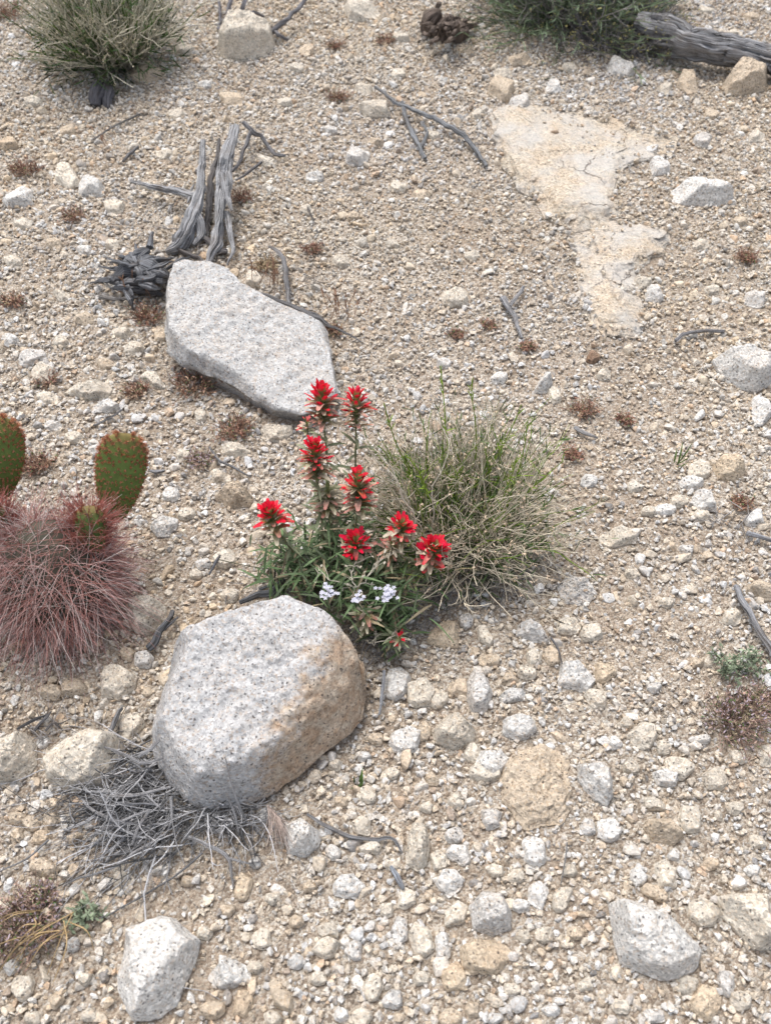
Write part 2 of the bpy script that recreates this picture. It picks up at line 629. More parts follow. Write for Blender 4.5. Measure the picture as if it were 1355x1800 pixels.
def stone_from_px(pts, h, color, seed, name='stone', res=(64, 18), lift=0.7, alpha=None, mat=None, lift0=0.0, **kw):
    pts = np.asarray(pts, float)
    y0, y1 = pts[:, 1].min(), pts[:, 1].max()
    Wp = []
    for (x_, y_) in pts:
        t = (y1 - y_) / max(1, y1 - y0)
        Wp.append(at(x_, y_, h * (lift0 + (lift - lift0) * t))[:2])
    Wp = np.array(Wp)
    # area centroid
    x_, y_ = Wp[:, 0], Wp[:, 1]
    cr = x_ * np.roll(y_, -1) - np.roll(x_, -1) * y_
    A = cr.sum() / 2
    c = np.array([((x_ + np.roll(x_, -1)) * cr).sum(), ((y_ + np.roll(y_, -1)) * cr).sum()]) / (6 * A)
    P = Wp - c
    if A < 0:
        P = P[::-1]
    base = Vector((c[0], c[1], h1(c[0], c[1]) + 0.004))
    cuts = kw.pop('cuts_px', None)
    if cuts:
        cc = []
        for (ax, ay, bx, by, sl, hf) in cuts:   # line a->b in pixels; the stone falls away on its right-hand side
            p, q = at(ax, ay, h * hf), at(bx, by, h * hf)
            d = Vector((q.x - p.x, q.y - p.y)).normalized()
            cc.append((p.x - c[0], p.y - c[1], d.y, -d.x, sl, h * hf))
        kw['cuts'] = cc
    follow = kw.pop('follow', False)
    sline = kw.pop('stain_px', None)
    if sline:
        ax, ay, bx, by, wdt, hz = sline
        p, q = at(ax, ay, hz), at(bx, by, hz)
        d = Vector((q.x - p.x, q.y - p.y)).normalized()
        nx_, ny_ = d.y, -d.x
        kw['stain'] = lambda V: np.clip(0.5 + ((V[:, 0] - p.x + c[0]) * nx_ + (V[:, 1] - p.y + c[1]) * ny_) / wdt, 0.0, 1.4)
    me = rock_mesh(P, h, seed, res[0], res[1], **kw)
    if follow:
        co = np.empty(len(me.vertices) * 3, np.float32)
        me.vertices.foreach_get("co", co)
        co = co.reshape(-1, 3)
        co[:, 2] += (H(co[:, 0] + c[0], co[:, 1] + c[1]) - h1(c[0], c[1])) * 0.9
        me.vertices.foreach_set("co", co.ravel())
    o = link(name, me, mat or M_ROCK, None, base)
    cl, al = COL[color]
    rj = np.random.default_rng(seed + 99)
    f = 1 + rj.normal(0, 0.05)
    o.color = (cl[0] * f, cl[1] * f, cl[2] * f, al if alpha is None else alpha)
    # occupancy raster
    lo, hi = Wp.min(0), Wp.max(0)
    ix = np.arange(int((lo[0] - GX0) / CELL), int((hi[0] - GX0) / CELL) + 1)
    iy = np.arange(int((lo[1] - GY0) / CELL), int((hi[1] - GY0) / CELL) + 1)
    ix = ix[(ix >= 0) & (ix < occ.shape[0])]
    iy = iy[(iy >= 0) & (iy < occ.shape[1])]
    shr = 0.93 if follow else 0.97
    if len(ix) and len(iy):
        qx, qy = np.meshgrid(GX0 + (ix + .5) * CELL - c[0], GY0 + (iy + .5) * CELL - c[1], indexing='ij')
        thq = np.arctan2(qy, qx).ravel()
        ins = np.hypot(qx, qy).ravel() < poly_ray(P, thq) * (shr + (0.28 * fbm(np.stack([qx.ravel() * 22, qy.ravel() * 22, thq * 0], 1), 4, 2) if follow else 0))
        sub = occ[ix[0]:ix[-1] + 1, iy[0]:iy[-1] + 1]
        sub |= ins.reshape(qx.shape)
        if follow:
            ins2 = np.hypot(qx, qy).ravel() < poly_ray(P, thq)
            low[ix[0]:ix[-1] + 1, iy[0]:iy[-1] + 1] |= ins2.reshape(qx.shape)
    return o


def blob(cx, cy, w, hh, rot=0, seed=0, k=None):
    """an irregular angular outline in photo pixels"""
    r_ = np.random.default_rng(seed + 1000)
    k = k or r_.integers(5, 9)
    th = (np.arange(k) + r_.uniform(-0.32, 0.32, k)) * 2 * math.pi / k + r_.uniform(0, 6)
    rad = r_.uniform(0.86, 1.12, k)
    sq = (np.abs(np.cos(th)) ** 4 + np.abs(np.sin(th)) ** 4) ** (-0.25)
    rad = rad * (0.5 + 0.5 * sq)
    x, y = np.cos(th) * rad * w / 2, np.sin(th) * rad * hh / 2
    a_ = R(rot)
    return np.stack([cx + x * math.cos(a_) - y * math.sin(a_), cy + x * math.sin(a_) + y * math.cos(a_)], 1)


# --- the big ones, traced
front = [(485, 1048), (520, 1052), (560, 1072), (600, 1098), (633, 1145), (641, 1200), (634, 1245), (602, 1287), (560, 1328), (520, 1364),
         (470, 1400), (430, 1416), (365, 1424), (322, 1408), (290, 1372), (263, 1322), (257, 1260), (262, 1200), (275, 1150), (300, 1113), (345, 1092), (420, 1064)]
o = stone_from_px(front, 0.115, 'white', 11, 'boulder', (320, 110), 0.98, alpha=0.08, rough=0.045, slope=(2.2, 3.6), nfac=0, lift0=0.08,
                  cutk=0.06, cuts_px=[(450, 1350, 622, 1110, 0.85, 0.93), (300, 1390, 420, 1422, 0.6, 0.6)],
                  stain_px=(418, 1385, 595, 1095, 0.07, 0.09), top=(0.0, 0.22), foot=0.08, back=4.0)
o.color = (0.45, 0.445, 0.44, 0.10)
tag(o, "big pale granite boulder with an orange-brown right side below the red flowers", "boulder")
back = [(290, 575), (290, 520), (303, 492), (330, 478), (375, 476), (410, 492), (430, 515), (470, 533), (530, 558), (576, 578), (582, 610),
        (590, 650), (592, 690), (565, 722), (532, 738), (490, 728), (450, 704), (410, 676), (360, 655), (318, 637), (294, 612)]
o = stone_from_px(back, 0.075, 'white', 12, 'boulder', (300, 100), 0.9, alpha=0.14, rough=0.06, slope=(2.2, 5.0), nfac=0, top=(-0.05, 0.2), foot=0.42, lift0=0.42, back=2.5)
o.color = (0.46, 0.455, 0.445, 0.2)
tag(o, "long wedge-shaped white granite boulder behind the red flowers", "boulder")

M_SLAB = granite("bedrock", speck=0.8, bump=1.3, contrast=1.1, grain=1.3)
nt = M_SLAB.node_tree
bs_ = nt.nodes["Principled BSDF"]
tcv = N(nt, "ShaderNodeTexCoord").outputs["Object"]
wv_ = N(nt, "ShaderNodeVectorMath", operation='MULTIPLY_ADD')
nt.links.new(noise(nt, tcv, 9, 5, 0.6, 1), wv_.inputs[0])
wv_.inputs[1].default_value = (0.09, 0.09, 0.09)
nt.links.new(tcv, wv_.inputs[2])
ve = voro(nt, wv_.outputs[0], 6.0, 'DISTANCE_TO_EDGE')
crk = ramp(nt, ve.outputs["Distance"], [(0.002, 1.0), (0.010, 0.0)])
crk = math_n(nt, 'MULTIPLY', crk, ramp(nt, noise(nt, tcv, 7, 3, 0.5), [(0.5, 0.0), (0.58, 1.0)]))
old = bs_.inputs["Base Color"].links[0].from_socket
big_ = ramp(nt, noise(nt, tcv, 9, 5, 0.65), [(0.42, 0.0), (0.6, 0.6)])
nt.links.new(mixc(nt, math_n(nt, 'MULTIPLY', crk, 0.6), mixc(nt, big_, old, (0.49, 0.485, 0.47)), (0.12, 0.085, 0.06)), bs_.inputs["Base Color"])
bmp = bs_.inputs["Normal"].links[0].from_node
hs_ = bmp.inputs["Height"].links[0].from_socket
nt.links.new(math_n(nt, 'SUBTRACT', math_n(nt, 'ADD', hs_, math_n(nt, 'MULTIPLY', noise(nt, tcv, 30, 6, 0.7), 1.5)), crk), bmp.inputs["Height"])
slab = [(868, 205), (900, 190), (985, 184), (1080, 203), (1192, 240), (1165, 268), (1112, 292), (1078, 330), (1085, 380), (1060, 410), (1000, 408), (965, 395), (925, 340), (882, 300), (862, 250)]
o = stone_from_px(slab, 0.014, 'cream', 13, 'bedrock_slab', (300, 90), 0.6, rough=0.2, slope=(0.4, 0.9), nfac=0, mat=M_SLAB, follow=True)
o.color = (0.52, 0.455, 0.365, 0.8)
tag(o, "larger upper slab of flat cracked yellowish bedrock flush with the gravel", "bedrock slab")
slab2 = [(985, 380), (1040, 360), (1100, 385), (1187, 412), (1160, 450), (1112, 490), (1120, 530), (1142, 560), (1120, 592), (1060, 587), (1022, 550), (1012, 480)]
o = stone_from_px(slab2, 0.011, 'cream', 15, 'bedrock_slab', (240, 70), 0.6, rough=0.25, slope=(0.3, 0.7), nfac=0, mat=M_SLAB, follow=True)
o.color = (0.52, 0.45, 0.36, 0.8)
tag(o, "smaller lower slab of pinkish bedrock fading into the gravel", "bedrock slab")

BIG = [
    ([(379, 82), (394, 40), (440, 33), (481, 38), (481, 68), (462, 98), (432, 109), (395, 104)], 0.085, 'cream', "blocky cream stone beside the shrub at the photo's upper left"),
    ([(1076, 1578), (1106, 1568), (1147, 1586), (1192, 1611), (1222, 1646), (1237, 1671), (1227, 1700), (1197, 1724), (1157, 1724), (1112, 1706), (1087, 1691), (1081, 1650)], 0.05, 'white', "large white lumpy stone with one orange spot near the bottom right corner"),
    ([(1265, 1568), (1302, 1562), (1362, 1562), (1366, 1668), (1322, 1673), (1302, 1646), (1277, 1606)], 0.045, 'cream', "cream wedge stone cut by the lower right edge of the photo"),
    ([(216, 1621), (271, 1599), (301, 1604), (326, 1631), (347, 1646), (341, 1676), (331, 1711), (311, 1766), (281, 1792), (236, 1800), (221, 1776), (206, 1741), (201, 1711), (211, 1661)], 0.06, 'white', "large white streaked stone below the dead grey brush"),
    ([(218, 1075), (235, 1045), (270, 1038), (288, 1055), (289, 1086), (266, 1117), (240, 1117)], 0.045, 'cream', "cream angular stone between the spiny cactus and the boulder"),
    ([(65, 1328), (100, 1297), (165, 1268), (200, 1275), (212, 1300), (208, 1350), (190, 1385), (130, 1398), (80, 1372)], 0.05, 'cream', "pale stone with yellow stains half under the dead grey brush"),
    ([(-20, 1310), (38, 1276), (58, 1300), (62, 1340), (40, 1375), (-15, 1385)], 0.045, 'cream', "cream stone cut by the left edge below the cactus"),
    ([(1183, 322), (1219, 307), (1247, 320), (1287, 330), (1290, 350), (1262, 364), (1205, 362), (1181, 350)], 0.045, 'white', "white flat-topped stone right of the bedrock slab"),
    ([(1271, 140), (1290, 112), (1320, 108), (1352, 132), (1345, 155), (1300, 172), (1276, 165)], 0.08, 'tan', "rounded tan stone in front of the grey log"),
    ([(1257, 618), (1297, 606), (1364, 606), (1364, 668), (1324, 694), (1295, 678), (1267, 651)], 0.05, 'white', "white wedge stone cut by the right edge beside the curved twig"),
    ([(905, 1318), (955, 1308), (1000, 1330), (1007, 1380), (1001, 1430), (977, 1453), (925, 1459), (890, 1422), (873, 1380), (888, 1340)], 0.022, 'tan', "broad flat tan stone sunk in the soil"),
    ([(1018, 1337), (1050, 1333), (1077, 1355), (1078, 1400), (1064, 1422), (1035, 1396), (1016, 1365)], 0.03, 'white', "white pointed stone touching the broad flat tan stone"),
    ([(1132, 1450), (1142, 1433), (1182, 1432), (1204, 1468), (1182, 1488), (1146, 1478)], 0.03, 'tan', "smooth rounded tan stone above the large white lumpy stone"),
    ([(725, 1440), (750, 1443), (757, 1480), (750, 1522), (735, 1533), (713, 1520), (716, 1470)], 0.03, 'cream', "upright long cream stone right of the thin grey twig's end"),
    ([(912, 1092), (930, 1087), (958, 1105), (967, 1134), (930, 1126), (906, 1115)], 0.025, 'grey', "light grey sharp-edged flake of rock"),
    ([(493, 1445), (527, 1428), (563, 1460), (563, 1487), (537, 1508), (505, 1500)], 0.04, 'white', "white stone at the right tip of the dead grey brush"),
    ([(937, 690), (948, 662), (965, 652), (973, 664), (961, 690), (948, 695)], 0.03, 'white', "small tilted white stone behind the green shrub"),
    ([(374, 872), (395, 848), (425, 846), (446, 872), (440, 892), (405, 893)], 0.035, 'tan', "tan wedge stone left of the red flowers"),
    ([(759, 1280), (785, 1250), (812, 1248), (838, 1280), (832, 1310), (800, 1320), (765, 1306)], 0.035, 'cream', "pitted cream stone below the paintbrush"),
    ([(818, 1200), (832, 1168), (858, 1185), (868, 1215), (855, 1250), (828, 1256), (820, 1230)], 0.03, 'grey', "lavender grey rough stone below the green shrub"),
    ([(978, 1030), (1000, 1008), (1035, 1015), (1045, 1045), (1030, 1068), (992, 1062)], 0.02, 'grey', "grey rough stone sunk in gravel right of the green shrub"),
    ([(825, 1590), (850, 1560), (885, 1565), (900, 1600), (898, 1635), (865, 1645), (830, 1635)], 0.035, 'grey', "speckled grey stone ringed by pebbles near the bottom"),
    ([(1255, 812), (1270, 795), (1298, 800), (1312, 828), (1290, 850), (1262, 842)], 0.03, 'orange', "pale stone with yellow orange stain at the right"),
    ([(1315, 1025), (1335, 1014), (1364, 1040), (1364, 1062), (1335, 1052), (1310, 1040)], 0.02, 'tan', "flat tan stone behind the grey stick at the right edge"),
]
FLUSH = {"broad flat tan": 0.016, "grey rough stone sunk": 0.014}
for k, (pts, h, c_, lab) in enumerate(BIG):
    fl = next((v for q, v in FLUSH.items() if lab.startswith(q)), None)
    if fl:
        o = stone_from_px(pts, fl, c_, 100 + k, 'stone', (140, 44), 0.6, rough=0.22, slope=(0.5, 1.0), nfac=1, follow=True)
    else:
        kw_ = dict(slope=(2.4, 4.0), nfac=3) if k in (0, 8) else dict(slope=(1.6, 3.6), nfac=4)
        o = stone_from_px(pts, h * (0.75 if k == 8 else 1), c_, 100 + k, 'stone', (110, 34), 0.7, rough=0.07, **kw_)
    tag(o, lab, "stone", "larger stones lying on the gravel")

# --- medium ones, read off the photo: x, y, w, h, tilt, colour
MED = """403 1712 72 55 0 white;425 1766 38 54 10 orange;573 1667 46 40 -10 cream;372 1775 44 36 0 tan;460 1652 30 38 0 cream;612 1557 52 44 0 white
645 1397 32 32 0 cream;635 1453 34 34 0 cream;427 1560 28 50 10 orange;577 1635 36 30 0 cream;622 1670 30 40 0 grey;655 1735 32 46 10 cream;495 1750 40 70 -20 tan
585 1500 26 30 0 white;650 1490 38 30 0 cream;450 1516 22 22 0 white;40 1735 38 46 0 cream;20 1700 26 28 0 white;128 1600 46 24 10 tan;130 1660 22 30 20 white
218 1540 35 44 0 cream;80 1525 46 36 0 tan;32 1440 32 28 0 tan;56 1447 30 30 0 tan;98 1413 24 22 0 tan;73 1473 28 26 0 orange;32 1468 26 28 0 tan;90 1442 30 28 0 tan
635 1788 42 30 0 cream;600 1784 24 26 0 white;770 1512 30 34 0 cream;715 1578 33 40 0 cream;806 1503 42 42 0 white;791 1550 43 52 20 white;945 1575 35 48 0 white
987 1580 32 54 35 cream;915 1592 32 26 0 white;938 1496 40 60 -25 white;1032 1455 27 30 0 grey;1070 1459 40 44 0 white;1150 1416 42 26 10 cream;1212 1438 36 50 -15 cream
863 1438 36 38 0 grey;798 1468 30 28 0 grey;868 1530 30 25 15 cream;907 1540 30 26 0 cream;1120 1542 30 30 0 white;1170 1540 40 56 -20 cream;1150 1568 48 24 30 tan
1233 1603 60 44 40 cream;1183 1503 22 26 0 white;1206 1733 38 36 0 cream;1301 1760 38 36 20 cream;1276 1728 26 46 -10 grey;1240 1765 50 60 30 orange;796 1720 42 56 -15 orange
850 1683 88 56 0 orange;740 1650 40 66 -10 cream;776 1663 30 48 0 white;703 1637 28 48 0 grey;689 1757 38 38 -30 grey;792 1790 40 36 0 tan;968 1775 32 22 0 white
957 1643 30 30 0 cream;920 1648 24 26 0 cream;802 1606 38 54 15 cream;830 1775 30 30 0 tan;853 1358 56 36 0 cream;738 1219 48 50 0 cream;772 1230 28 36 30 cream
805 1210 35 32 0 tan;714 1301 54 44 -20 white;745 1285 22 32 0 tan;903 1222 40 30 -20 white;1010 1187 64 54 20 white;1062 1183 42 36 0 orange;1050 1229 42 36 0 cream
914 1279 58 46 -10 white;863 1340 60 50 -25 white;830 1325 30 34 0 cream;1129 1295 48 48 0 cream;1166 1314 24 26 0 cream;1192 1350 54 38 0 cream;850 1118 24 44 -30 cream
820 1092 26 26 0 grey;782 1118 54 50 0 orange;1001 1102 42 32 -10 cream;1039 1114 38 34 0 cream;970 1153 30 38 -15 tan;938 1157 28 32 0 cream;926 1182 34 28 20 cream
1285 1086 30 32 0 cream;1084 945 62 34 0 cream;1206 968 26 24 0 grey;1325 912 38 32 0 white;1232 907 30 26 0 cream;696 1203 42 54 25 white;1234 1300 28 18 0 white
1080 1305 26 26 0 white;860 1162 34 24 0 tan;893 1192 30 24 0 tan;975 696 20 26 -20 cream;1148 519 40 34 0 white;1129 496 30 26 0 cream;800 523 42 36 0 cream
1338 722 40 54 -20 white;1228 826 36 34 25 cream;1214 850 40 26 0 white;1238 880 42 50 -30 white;1167 897 34 20 0 white;1193 880 32 22 0 cream;1042 629 24 22 0 brown
1326 525 34 30 0 grey;877 664 28 22 0 white;1114 857 26 20 0 cream;1034 847 30 24 0 white;1211 144 44 38 0 tan;1091 119 42 36 0 white;881 158 42 42 20 tan
914 180 36 32 0 grey;883 131 30 20 0 cream;912 106 38 24 0 tan;1160 293 34 32 0 white;1145 263 26 16 0 white;972 153 24 22 0 white;1068 100 18 26 0 tan
1170 157 22 22 0 cream;1232 248 28 24 0 grey;637 18 58 38 0 cream;325 88 34 22 0 cream;405 176 44 24 20 tan;641 156 32 24 0 cream;662 192 54 34 0 cream
627 276 40 36 0 grey;553 310 30 22 0 white;120 311 42 44 0 cream;160 326 46 42 0 white;35 347 56 32 -10 white;200 364 38 24 15 cream;12 253 40 24 0 orange
467 284 36 18 20 cream;42 394 32 22 0 cream;155 684 78 40 0 cream;189 716 44 24 0 white;75 658 40 38 0 cream;87 700 38 20 10 cream;55 628 46 24 -25 grey
445 492 30 36 0 cream;387 838 40 26 10 cream;485 760 56 34 -10 cream;415 792 52 30 0 cream;352 731 22 26 0 cream;270 668 48 28 20 cream;207 1197 64 58 -10 cream
131 1208 44 38 0 tan;90 1217 46 28 15 tan;253 1160 36 34 20 grey;226 1152 26 26 0 tan;226 1275 44 58 30 cream;291 926 46 36 0 white;358 992 28 18 -10 white
396 982 38 30 -20 cream;403 1046 32 24 0 cream;1345 1330 30 40 0 cream;1258 1367 44 44 -30 cream;1170 1366 44 34 10 white;1295 1330 30 26 0 cream;1100 1270 24 22 0 cream
250 130 70 30 0 tan;212 585 30 24 0 cream;150 560 36 24 0 tan;108 602 28 20 0 cream;236 612 32 24 0 cream;186 640 28 20 0 tan;283 590 20 28 0 tan
95 750 30 18 0 grey;130 770 28 20 0 cream;170 790 26 20 0 white;322 800 26 20 0 cream;300 870 28 22 0 white;330 905 32 22 0 cream;345 1010 24 20 0 cream
560 1110 1 1 0 cream;705 65 30 20 0 cream;540 90 26 18 0 tan;500 180 26 16 0 cream;580 230 28 18 0 white;700 330 30 22 0 cream;740 345 28 20 0 tan
690 430 24 18 0 cream;600 460 28 20 0 cream;830 450 26 18 0 cream;780 640 26 18 0 grey;1060 660 26 20 0 cream;1250 510 24 18 0 cream;1300 390 26 18 0 tan
1230 430 26 20 0 cream;1250 200 26 18 0 tan;1330 240 30 20 0 cream;1140 900 26 20 0 cream;1110 1010 26 20 0 cream;1170 1060 24 18 0 cream;1225 1165 26 20 0 tan
1150 1210 26 20 0 grey;1110 1350 28 24 0 cream;1290 1420 30 24 0 cream;1330 1480 30 26 0 cream;1250 1520 26 24 0 tan;1320 1530 30 24 0 white;1000 1530 30 24 0 cream
1010 1640 28 26 0 tan;1030 1730 30 26 0 cream;1090 1770 32 28 0 cream;1150 1785 34 26 0 grey;900 1740 30 26 0 cream;870 1790 28 24 0 white;740 1720 30 26 0 cream
560 1720 28 24 0 cream;520 1620 26 24 0 tan;480 1580 26 22 0 cream;545 1560 26 22 0 tan;680 1600 26 28 0 cream;690 1520 28 22 0 cream;660 1300 26 24 0 tan
690 1360 26 24 0 cream;760 1370 28 24 0 tan;800 1410 30 26 0 cream;750 1420 26 22 0 cream;600 1410 24 22 0 tan;590 1345 24 20 0 cream;640 1330 26 20 0 grey
150 1720 26 24 0 cream;100 1760 30 28 0 tan;60 1790 32 26 0 cream;160 1785 30 26 0 cream;360 1640 28 24 0 cream;400 1600 26 24 0 tan;520 1690 26 26 0 white
450 1700 26 22 0 cream;480 1790 30 26 0 cream;15 1600 26 24 0 cream;330 1550 24 20 0 tan;20 600 30 22 0 white;25 460 30 20 0 cream;95 430 28 20 0 tan
110 520 28 20 0 cream;60 180 28 18 0 cream;120 230 26 18 0 tan;310 200 28 18 0 cream;360 150 24 16 0 white;520 120 26 16 0 cream;700 130 24 16 0 cream
820 90 26 16 0 tan;840 200 26 18 0 cream;1000 120 24 16 0 cream;1290 60 26 14 0 cream;1320 30 26 14 0 tan;1240 20 26 14 0 cream;760 240 26 18 0 cream
660 250 26 18 0 tan;290 270 28 18 0 cream;260 330 26 18 0 cream;150 440 28 20 0 white;200 430 26 18 0 cream;540 370 26 18 0 cream;620 380 26 18 0 tan"""
nmed = 0
for k, e in enumerate(MED.replace("\n", ";").split(";")):
    x_, y_, w_, h_, rot_, c_ = e.split()
    x_, y_, w_, h_, rot_ = float(x_), float(y_), float(w_), float(h_), float(rot_)
    if w_ < 5: continue
    m_ = mpp(x_, y_)
    hz = max(0.008, 0.36 * min(w_, h_ * 1.15) * m_)
    res = (72, 20) if w_ > 40 else (48, 14)
    o = stone_from_px(blob(x_, y_, w_ * 1.12, h_ * 1.12, rot_, 300 + k), hz, c_, 300 + k, 'stone', res, 0.7, rough=0.10, slope=(1.6, 4.0), nfac=3)
    stones.append((o, x_, y_, w_, h_, c_))
    nmed += 1
print("medium stones", nmed)

LAND = [("the pale front boulder", 450, 1240, 190), ("the white wedge boulder", 440, 605, 150), ("the bedrock slab", 1020, 370, 190),
        ("the green shrub", 820, 850, 170), ("the red-flowered paintbrush", 600, 960, 120), ("the spiny cactus", 100, 1000, 150),
        ("the dead grey brush", 260, 1440, 150), ("the upper left shrub", 190, 40, 130), ("the grey-green upper shrub", 1010, 20, 150),
        ("the grey log", 1260, 75, 90), ("the large white lumpy stone", 1155, 1648, 80), ("the streaked white stone", 270, 1700, 80),
        ("the broad flat tan stone", 940, 1385, 70), ("the pink-brown weed at right", 1280, 1240, 80), ("the forked dark twig", 760, 225, 80),
        ("the weathered branches", 370, 340, 110), ("the white flat-topped stone", 1237, 337, 50), ("the short forked stick", 903, 550, 40)]
ORD = ["nearest", "second nearest", "third nearest", "fourth nearest", "fifth nearest", "sixth nearest", "seventh nearest", "eighth nearest", "ninth nearest", "tenth nearest"]


def label_stones(lst):
    buckets = {}
    for it in lst:
        o, x_, y_, w_, h_, c_ = it
        best = min(LAND, key=lambda L: max(0, math.hypot(x_ - L[1], y_ - L[2]) - L[3]))
        dx, dy = x_ - best[1], y_ - best[2]
        v = "below" if dy > 0 else "above"
        hd = "right" if dx > 0 else "left"
        if abs(dy) > 2.2 * abs(dx): dr = "straight " + v
        elif abs(dx) > 2.2 * abs(dy): dr = "to the %s of" % hd
        else: dr = "%s and %s of" % (v, hd)
        asp = max(w_, h_) / min(w_, h_)
        sh = "elongated" if asp > 1.6 else ("small" if w_ < 27 else "chunky")
        dd = math.hypot(dx, dy)
        buckets.setdefault((c_, sh, dr, best[0]), []).append((dd, id(it), o))
    for (c_, sh, dr, ln), L in buckets.items():
        L.sort(key=lambda q: q[0])
        for k, (_, _, o) in enumerate(L):
            od = (ORD[k] + " ") if len(L) > 1 else ""
            cn = {'orange': 'orange-tinged', 'brown': 'dark brown'}.get(c_, c_)
            tag(o, "%s%s %s stone %s %s" % (od, sh, cn, dr, ln), "stone", "small stones scattered over the gravel")


label_stones(stones)

# ------------------------------------------------------------------ gravel
def protos(n, npts, lod, seed):
    out = []
    r_ = np.random.default_rng(seed)
    for k in range(n):
        bm = bmesh.new()
        sc = np.array([1, r_.uniform(0.65, 1.0), r_.uniform(0.5, 0.8)])
        p = r_.normal(0, 1, (npts, 3))
        p /= np.linalg.norm(p, axis=1)[:, None]
        p = p ** 1 * r_.uniform(0.85, 1.05, (npts, 1)) * sc * 0.5
        for q in p: bm.verts.new(q)
        r2 = bmesh.ops.convex_hull(bm, input=bm.verts)
        bmesh.ops.delete(bm, geom=[g for g in r2['geom_interior'] if isinstance(g, bmesh.types.BMVert)], context='VERTS')
        if lod > 0:
            bmesh.ops.subdivide_edges(bm, edges=bm.edges, cuts=1 if lod == 1 else 3, use_grid_fill=True)
            bmesh.ops.smooth_vert(bm, verts=bm.verts, factor=0.22 if lod == 1 else 0.5, use_axis_x=True, use_axis_y=True, use_axis_z=True)
            if lod > 1:
                bmesh.ops.smooth_vert(bm, verts=bm.verts, factor=0.5, use_axis_x=True, use_axis_y=True, use_axis_z=True)
        bmesh.ops.triangulate(bm, faces=bm.faces)
        bm.verts.ensure_lookup_table()
        V = np.array([v.co[:] for v in bm.verts])
        if lod > 0:
            V = V * (1 + (0.05 if lod == 1 else 0.07) * fbm(V * 7 + k * 3, seed + k, 3, 0.6))[:, None]
        Fk = np.array([[v.index for v in f.verts] for f in bm.faces])
        bm.free()
        out.append((V, Fk))
    return out


PR = {0: protos(28, 11, 0, 1), 1: protos(28, 13, 1, 2), 2: protos(20, 14, 2, 3)}
PAL = np.array([[0.56, 0.49, 0.395], [0.59, 0.55, 0.49], [0.60, 0.59, 0.565], [0.48, 0.465, 0.44], [0.54, 0.445, 0.335], [0.52, 0.39, 0.28], [0.38, 0.31, 0.25], [0.26, 0.25, 0.24]])
PALW = np.array([0.26, 0.25, 0.20, 0.08, 0.12, 0.03, 0.03, 0.03])


def rand_rot(n, r_):
    q = r_.normal(0, 1, (n, 4))
    q[:, 1] *= 0.45
    q[:, 2] *= 0.45
    q /= np.linalg.norm(q, axis=1)[:, None]
    w, x, y, z = q.T
    return np.stack([np.stack([1 - 2 * (y * y + z * z), 2 * (x * y - z * w), 2 * (x * z + y * w)], -1),
                     np.stack([2 * (x * y + z * w), 1 - 2 * (x * x + z * z), 2 * (y * z - x * w)], -1),
                     np.stack([2 * (x * z - y * w), 2 * (y * z + x * w), 1 - 2 * (x * x + y * y)], -1)], 1)


def inview(x, y, m=0.30):
    """world points within the stretch of ground the photo shows, plus a margin"""
    half = 0.10 + 0.452 * (y * cp + CAMZ * sp) + m
    return (np.abs(x) < half) & (y > -0.15) & (y < 3.35)


gr = np.random.default_rng(21)


def soft(x, y):
    """patches of finer, barer soil"""
    p = np.stack([x, y, x * 0 + 1.7], 1)
    return fbm(p * 2.6, 77, 3)


BARE = [(430, 1530, 120), (300, 1540, 90), (900, 1370, 70), (760, 1080, 60), (640, 1240, 50), (1000, 180, 1), (1090, 700, 90), (130, 1120, 90), (900, 1000, 60)]
BAREW = [(at(a_, b_), c_ * mpp(a_, b_)) for a_, b_, c_ in BARE]


def bare(x, y):
    b = np.zeros(len(x))
    for p, r0 in BAREW:
        b = np.maximum(b, np.exp(-((x - p.x) ** 2 + (y - p.y) ** 2) / (r0 * r0 + 1e-9)))
    return b


GV, GF, GC = [], [], []
goff = 0


def scatter(n, smin_, smax_, lod, pw, lift, keep, onslab=False):
    global goff
    x = gr.uniform(-2.0, 2.0, n)
    y = gr.uniform(-0.15, 3.35, n)
    ok = inview(x, y)
    ix = ((x - GX0) / CELL).astype(int)
    iy = ((y - GY0) / CELL).astype(int)
    ok &= ~occ[ix, iy] | (low[ix, iy] & (gr.uniform(0, 1, n) < (0.16 if lod == 0 else 0.03)))
    ok &= gr.uniform(0, 1, n) < keep(x, y)
    x, y = x[ok], y[ok]
    n = len(x)
    s_ = smin_ * (smax_ / smin_) ** (gr.uniform(0, 1, n) ** pw)
    z = H(x, y) + s_ * lift * gr.uniform(0.2, 1.3, n)
    z += np.where(low[((x - GX0) / CELL).astype(int), ((y - GY0) / CELL).astype(int)], 0.010, 0)
    ci = gr.choice(len(PAL), n, p=PALW / PALW.sum())
    # neighbours share colour a little
    p3 = np.stack([x, y, x * 0], 1)
    wv = vnoise(p3 * 3.0, 55)
    col = PAL[ci] * gr.normal(1.0, 0.09, (n, 1)) * np.stack([1 + 0.03 * wv, 1 + 0 * wv, 1 - 0.06 * wv], 1)
    rot = rand_rot(n, gr)
    pi = gr.integers(0, len(PR[lod]), n)
    for k, (V, Fk) in enumerate(PR[lod]):
        idx = np.nonzero(pi == k)[0]
        if not len(idx): continue
        st = gr.uniform(0.8, 1.2, (len(idx), 1, 3))
        VV = np.einsum('nij,nvj->nvi', rot[idx], V[None] * s_[idx, None, None] * st) + np.stack([x, y, z], 1)[idx, None, :]
        FF = Fk[None] + (np.arange(len(idx)) * len(V))[:, None, None] + goff
        GV.append(VV.reshape(-1, 3).astype(np.float32))
        GF.append(FF.reshape(-1, 3).astype(np.int32))
        GC.append(np.repeat(col[idx], len(V), axis=0).astype(np.float32))
        goff += len(idx) * len(V)
    return n


